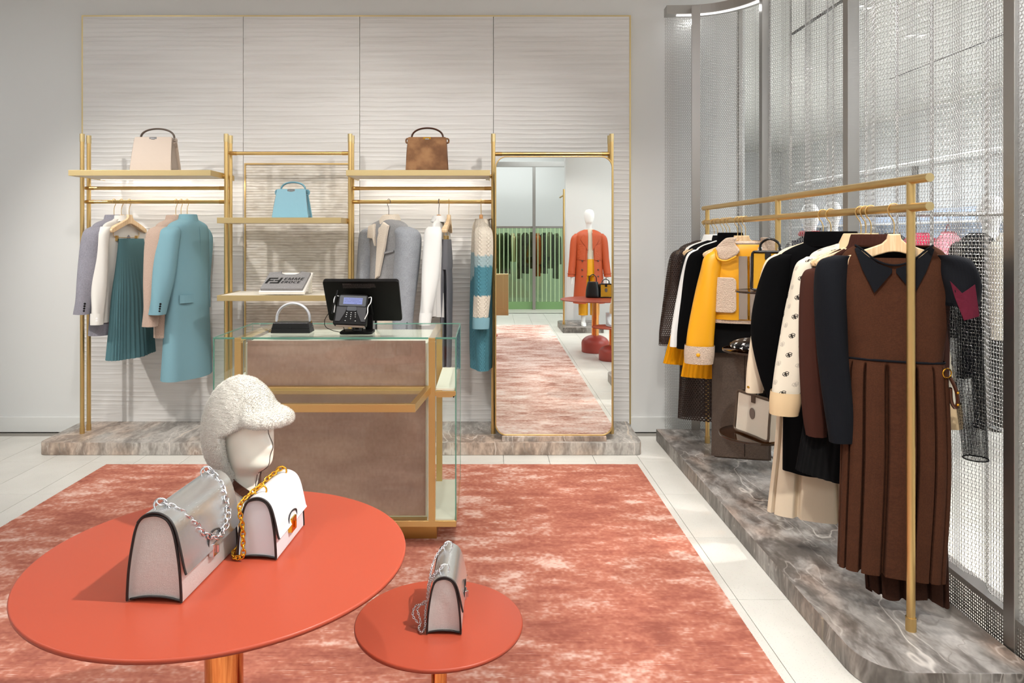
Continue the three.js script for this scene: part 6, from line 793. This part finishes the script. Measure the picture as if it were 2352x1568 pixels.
{
  const t = thing('clothes_rail', 'tall single brass post with a top arm on the short plinth in the mirror', 'clothes rack'); obj('post', rod(V3(1.13, 0.08, 1.62), V3(1.13, 2.15, 1.62), 0.0155), M.brass, t); obj('arm', rod(V3(1.13, 2.06, 1.62), V3(1.13, 2.06, 2.24), 0.014), M.brass, t); obj('foot', rod(V3(1.13, 0.08, 1.62), V3(1.13, 0.13, 1.62), 0.02), M.brass, t);
  const c = thing('lock_box', 'gold lock box on a slim stand, reflected at the left edge of the mirror', 'box'); obj('case', boxB(-0.12, 0.262, 0.33, 0.905, 0.6, 0.72, 0.004), M.brassPale, c); obj('door_panel', boxB(-0.06, 0.19, 0.42, 0.895, 0.594, 0.6, 0.002), M.brassPale, c); obj('key_lock', new THREE.CylinderGeometry(0.014, 0.014, 0.008, 24).rotateX(Math.PI / 2).translate(0.232, 0.372, 0.598), M.brass, c); obj('stand', boxB(-0.11, -0.03, 0.02, 0.33, 0.62, 0.7, 0.003), M.brassDark, c); obj('foot_plate', boxB(-0.2, 0.06, 0.011, 0.022, 0.56, 0.76, 0.003), M.brassDark, c);
  const g = P({ color: 0xb9d3a4, roughness: 0.35, metalness: 0.1 }), s = thing('slat_screen', 'pale green slatted screen in front of the dark coats deep in the mirror', 'screen', [0, 0, 4.8]);
  for (let i = 0; i < 30; i++) obj('slat', new THREE.BoxGeometry(0.018, 1.62, 0.03).translate(-1.0 + i * 0.084, 0.81, 0), g, s); obj('top_rail', boxB(-1.05, 1.5, 1.6, 1.64, -0.02, 0.02, 0.002), M.steel, s); obj('base_band', boxB(-1.05, 1.5, 0.0, 0.15, -0.018, 0.018, 0.002), P({ color: 0x9cc588, roughness: 0.15, transmission: 0.4, thickness: 0 }), s); obj('glass', boxB(-1.05, 1.5, 0.15, 1.6, 0.018, 0.022, 0), P({ color: 0xe2f2da, roughness: 0.03, transmission: 1, thickness: 0 }), s);
  const f = thing('shopfront_frame', 'grey steel frame and lintel above the green slatted screen in the mirror', 'frame', [0, 0, 4.72]); for (const x of [-1.1, 0.82, 1.5]) obj('upright', boxB(x, x + 0.06, 0, 2.8, -0.03, 0.03, 0.003), M.steel, f); obj('lintel', boxB(-1.1, 1.56, 2.8, 2.9, -0.04, 0.04, 0.003), M.steel, f);
}
function plainCoat(name, label, category, pos, turn, mat, len, a = 0.2, group) {
  const t = thing(name, label, category, pos, turn, group);
  obj('body', loft([...shoulders(a, 0.05), [0, -0.6, 0, a * 0.95, 0.055], [0, -len, 0, a * 1.08, 0.06]], { seg: 32, sub: 14 }), mat, t); for (const s of [-1, 1]) obj('sleeve', loft(stdSleeve(a, -Math.min(0.75, len), 0.04).map(([x, y, z, p, q]) => [x * s, y, z, p, q ?? p]), { seg: 16, sub: 12, capA: true }), mat, t); obj('hook', hookGeo, M.steel, t); return t;
}
{
  const t = thing('clothes_rail', 'long steel rail of dark coats behind the green slats in the mirror', 'clothes rack', [0, 0, 5.5]); obj('rail', rod(V3(-1.1, 1.62, 0), V3(1.55, 1.62, 0), 0.014), M.steel, t); for (const x of [-1.05, 1.5]) obj('post', rod(V3(x, 0, 0), V3(x, 1.62, 0), 0.014), M.steel, t);
  const cols = [0x4a4334, 0x2f2c22, 0x3d382c, 0x55503f, 0x262621, 0x6b6250]; let proto = null;
  const names = { 7: 'fourth dark coat left of the pale pink coat', 8: 'third dark coat left of the pale pink coat', 9: 'second dark coat left of the pale pink coat', 10: 'first dark coat left of the pale pink coat', 12: 'first dark coat right of the pale pink coat', 13: 'second dark coat right of the pale pink coat', 14: 'dark coat touching the left of the orange coat', 16: 'first dark coat right of the orange coat', 17: 'second dark coat right of the orange coat', 18: 'last dark coat right of the orange coat' };
  for (let i = 7; i < 19; i++) {
    const pos = [-0.95 + i * 0.128, 1.62, 5.5], turn = Math.PI / 2 + 0.25 * Math.sin(i * 2.3);
    if (i === 15) plainCoat('coat', 'single orange coat on the rear rail behind the green slats', 'coat', pos, turn, cloth(0xb5512e), 1.0);
    else if (i === 11) plainCoat('coat', 'single pale pink coat on the rear rail behind the green slats', 'coat', pos, turn, cloth(0xd9b7a8), 0.7);
    else if (!proto) { proto = plainCoat('coat', names[i] + ' behind the green slats', 'coat', pos, turn, cloth(cols[0]), 1.05, 0.2, 'dark coats on the rear rail'); }
    else { const c = proto.clone(); c.name = numbered('coat'); c.userData.label = names[i] + ' behind the green slats'; scene.add(c); c.position.set(...pos); c.rotation.y = turn; const m = cloth(cols[i % 6]); c.traverse((q) => { if (q.isMesh && q.name !== 'hook') q.material = m; }); c.scale.y = 1 - 0.1 * (i % 3); }
  }
}
// ================================================================ the shop beyond the mesh screen
{
  const blue = S(0xc9d6e8, 0.5), edge = M.steel;
  for (let i = 0; i < 6; i++) {
    const d = 4.2 + i * 2.1, t = thing('wall_display', ['first', 'second', 'third', 'fourth', 'fifth', 'sixth'][i] + ' pale blue wall display with shelves behind the mesh screen, counted from the front', 'shelving', [6.98, 0, -d]);
    obj('back_panel', boxB(-0.03, 0, 0.5, 1.85, -1.0, 1.0, 0), blue, t); for (const y of [0.95, 1.3, 1.62]) obj('shelf', boxB(-0.36, -0.03, y, y + 0.03, -1.0, 1.0, 0.003), M.white, t); obj('upright', boxB(-0.06, 0, 0, 2.6, 1.0, 1.06, 0.002), edge, t); obj('plinth', boxB(-0.4, 0, 0, 0.5, -1.0, 1.0, 0.003), M.white, t);
    const l = new THREE.RectAreaLight(0xdfe8ff, 14, 1.9, 0.05); l.position.set(6.5, 2.3, -d); l.lookAt(6.98, 1.2, -d); scene.add(l);  // unseen wash light, placed to brighten the blue display
    obj('led_strip', boxB(-0.16, -0.1, 2.6, 2.62, -1.0, 1.0, 0), new THREE.MeshStandardMaterial({ color: 0xffffff, emissive: 0xffffff, emissiveIntensity: 3 }), t); obj('cove', boxB(-0.2, 0, 2.56, 2.6, -1.0, 1.0, 0.002), M.white, t);
    const shade = [0x1a1a1c, 0x8c2430, 0x2a2a33, 0xb34a5a, 0x303030, 0x5a2a20][i];
    const s = thing('handbag', ['black', 'dark red', 'charcoal', 'rose', 'dark grey', 'brown'][i] + ' handbag on the wall display behind the mesh screen', 'handbag', [6.8, 1.33, -d - 0.3 + 0.1 * i], -Math.PI / 2); obj('body', loft([[0, 0.17, 0, 0.1, 0.04], [0, 0.16, 0, 0.11, 0.05], [0, 0.01, 0, 0.14, 0.07], [0, 0.001, 0, 0.13, 0.06]], { seg: 24, sub: 9, n: 4, capA: true, capB: true }), S(shade, 0.4), s); obj('handle', tube([[-0.06, 0.16, 0], [0, 0.27, 0], [0.06, 0.16, 0]], 0.007, 20, 6), S(shade, 0.4), s);
  }
  const rail = thing('clothes_rail', 'steel rail of black, pink and white clothes behind the mesh screen at right', 'clothes rack', [0, 0, 0]); obj('rail', rod(V3(2.35, 1.55, -4.6), V3(3.75, 1.55, -4.25), 0.014), M.steel, rail); for (const [x, d] of [[2.38, 4.59], [3.72, 4.26]]) obj('post', rod(V3(x, 0, -d), V3(x, 1.55, -d), 0.014), M.steel, rail);
  const list = [['black knitted top', 0x121212, 0.65], ['dark grey jacket', 0x24242a, 0.7], ['hot pink blouse', 0xcf3358, 0.6], ['pale pink blouse', 0xe0929c, 0.62], ['black dress', 0x0e0e10, 1.0], ['ivory cardigan', 0xdcd6c8, 0.75], ['black coat', 0x161618, 0.95], ['white dress', 0xe8e6e0, 0.95], ['black skirt suit', 0x1c1c1f, 0.8]];
  list.forEach(([l, c, len], i) => { const u = 0.06 + i * 0.11; plainCoat('garment', l + ' on the steel rail behind the mesh screen', 'clothing', [lerp(2.35, 3.75, u), 1.55, -lerp(4.6, 4.25, u)], 0.6 + 0.2 * Math.sin(i * 3), cloth(c), len, 0.19); });
  for (const [l, x, d, c, h] of [['dark navy jacket with a red scarf', 3.0, 6.6, 0x23232f, 0], ['pink blouse', 3.6, 7.4, 0xdf8f98, 0.06], ['white knitted top', 3.75, 5.3, 0xe9e7e2, 0]]) {
    const t = thing('mannequin', 'white mannequin in a ' + l + ' behind the mesh screen', 'mannequin', [x, 0, -d], 0.4); obj('torso', loft([[0, 1.72 + h, 0, 0.01, 0.01], [0, 1.70 + h, 0, 0.05, 0.06], [0, 1.6 + h, 0, 0.075, 0.095], [0, 1.5 + h, 0, 0.05, 0.06], [0, 1.42 + h, 0, 0.05, 0.05], [0, 1.36, 0, 0.14, 0.07], [0, 1.0, 0, 0.14, 0.09]], { seg: 28, sub: 24, capA: true, capB: true }), M.mannequinWhite, t);
    obj('clothing', loft([[0, 1.42, 0, 0.07, 0.06], [0, 1.37, 0, 0.17, 0.09], [0, 1.3, 0, 0.21, 0.12], [0, 1.0, 0, 0.19, 0.12], [0, 0.7, 0, 0.22, 0.14]], { seg: 32, sub: 16 }), cloth(c), t); for (const s of [-1, 1]) { obj('sleeve', loft([[s * 0.18, 1.38, 0, 0.04, 0.05], [s * 0.22, 1.28, 0, 0.06, 0.065], [s * 0.25, 0.8, 0.03, 0.045, 0.045]], { seg: 20, sub: 12 }), cloth(c), t); obj('leg', loft([[s * 0.09, 0.75, 0, 0.09, 0.1], [s * 0.09, 0.1, 0, 0.05, 0.06], [s * 0.09, 0.02, 0.03, 0.04, 0.1], [s * 0.09, 0.0, 0.03, 0.04, 0.1]], { seg: 20, sub: 12, capB: true }), M.blackLeather, t); }
    if (c === 0x23232f) obj('scarf', new THREE.TorusGeometry(0.075, 0.028, 8, 24).rotateX(Math.PI / 2).translate(0, 1.44, 0), S(0xb3202c, 0.8), t);
  }
}
renderer.render(scene, camera);
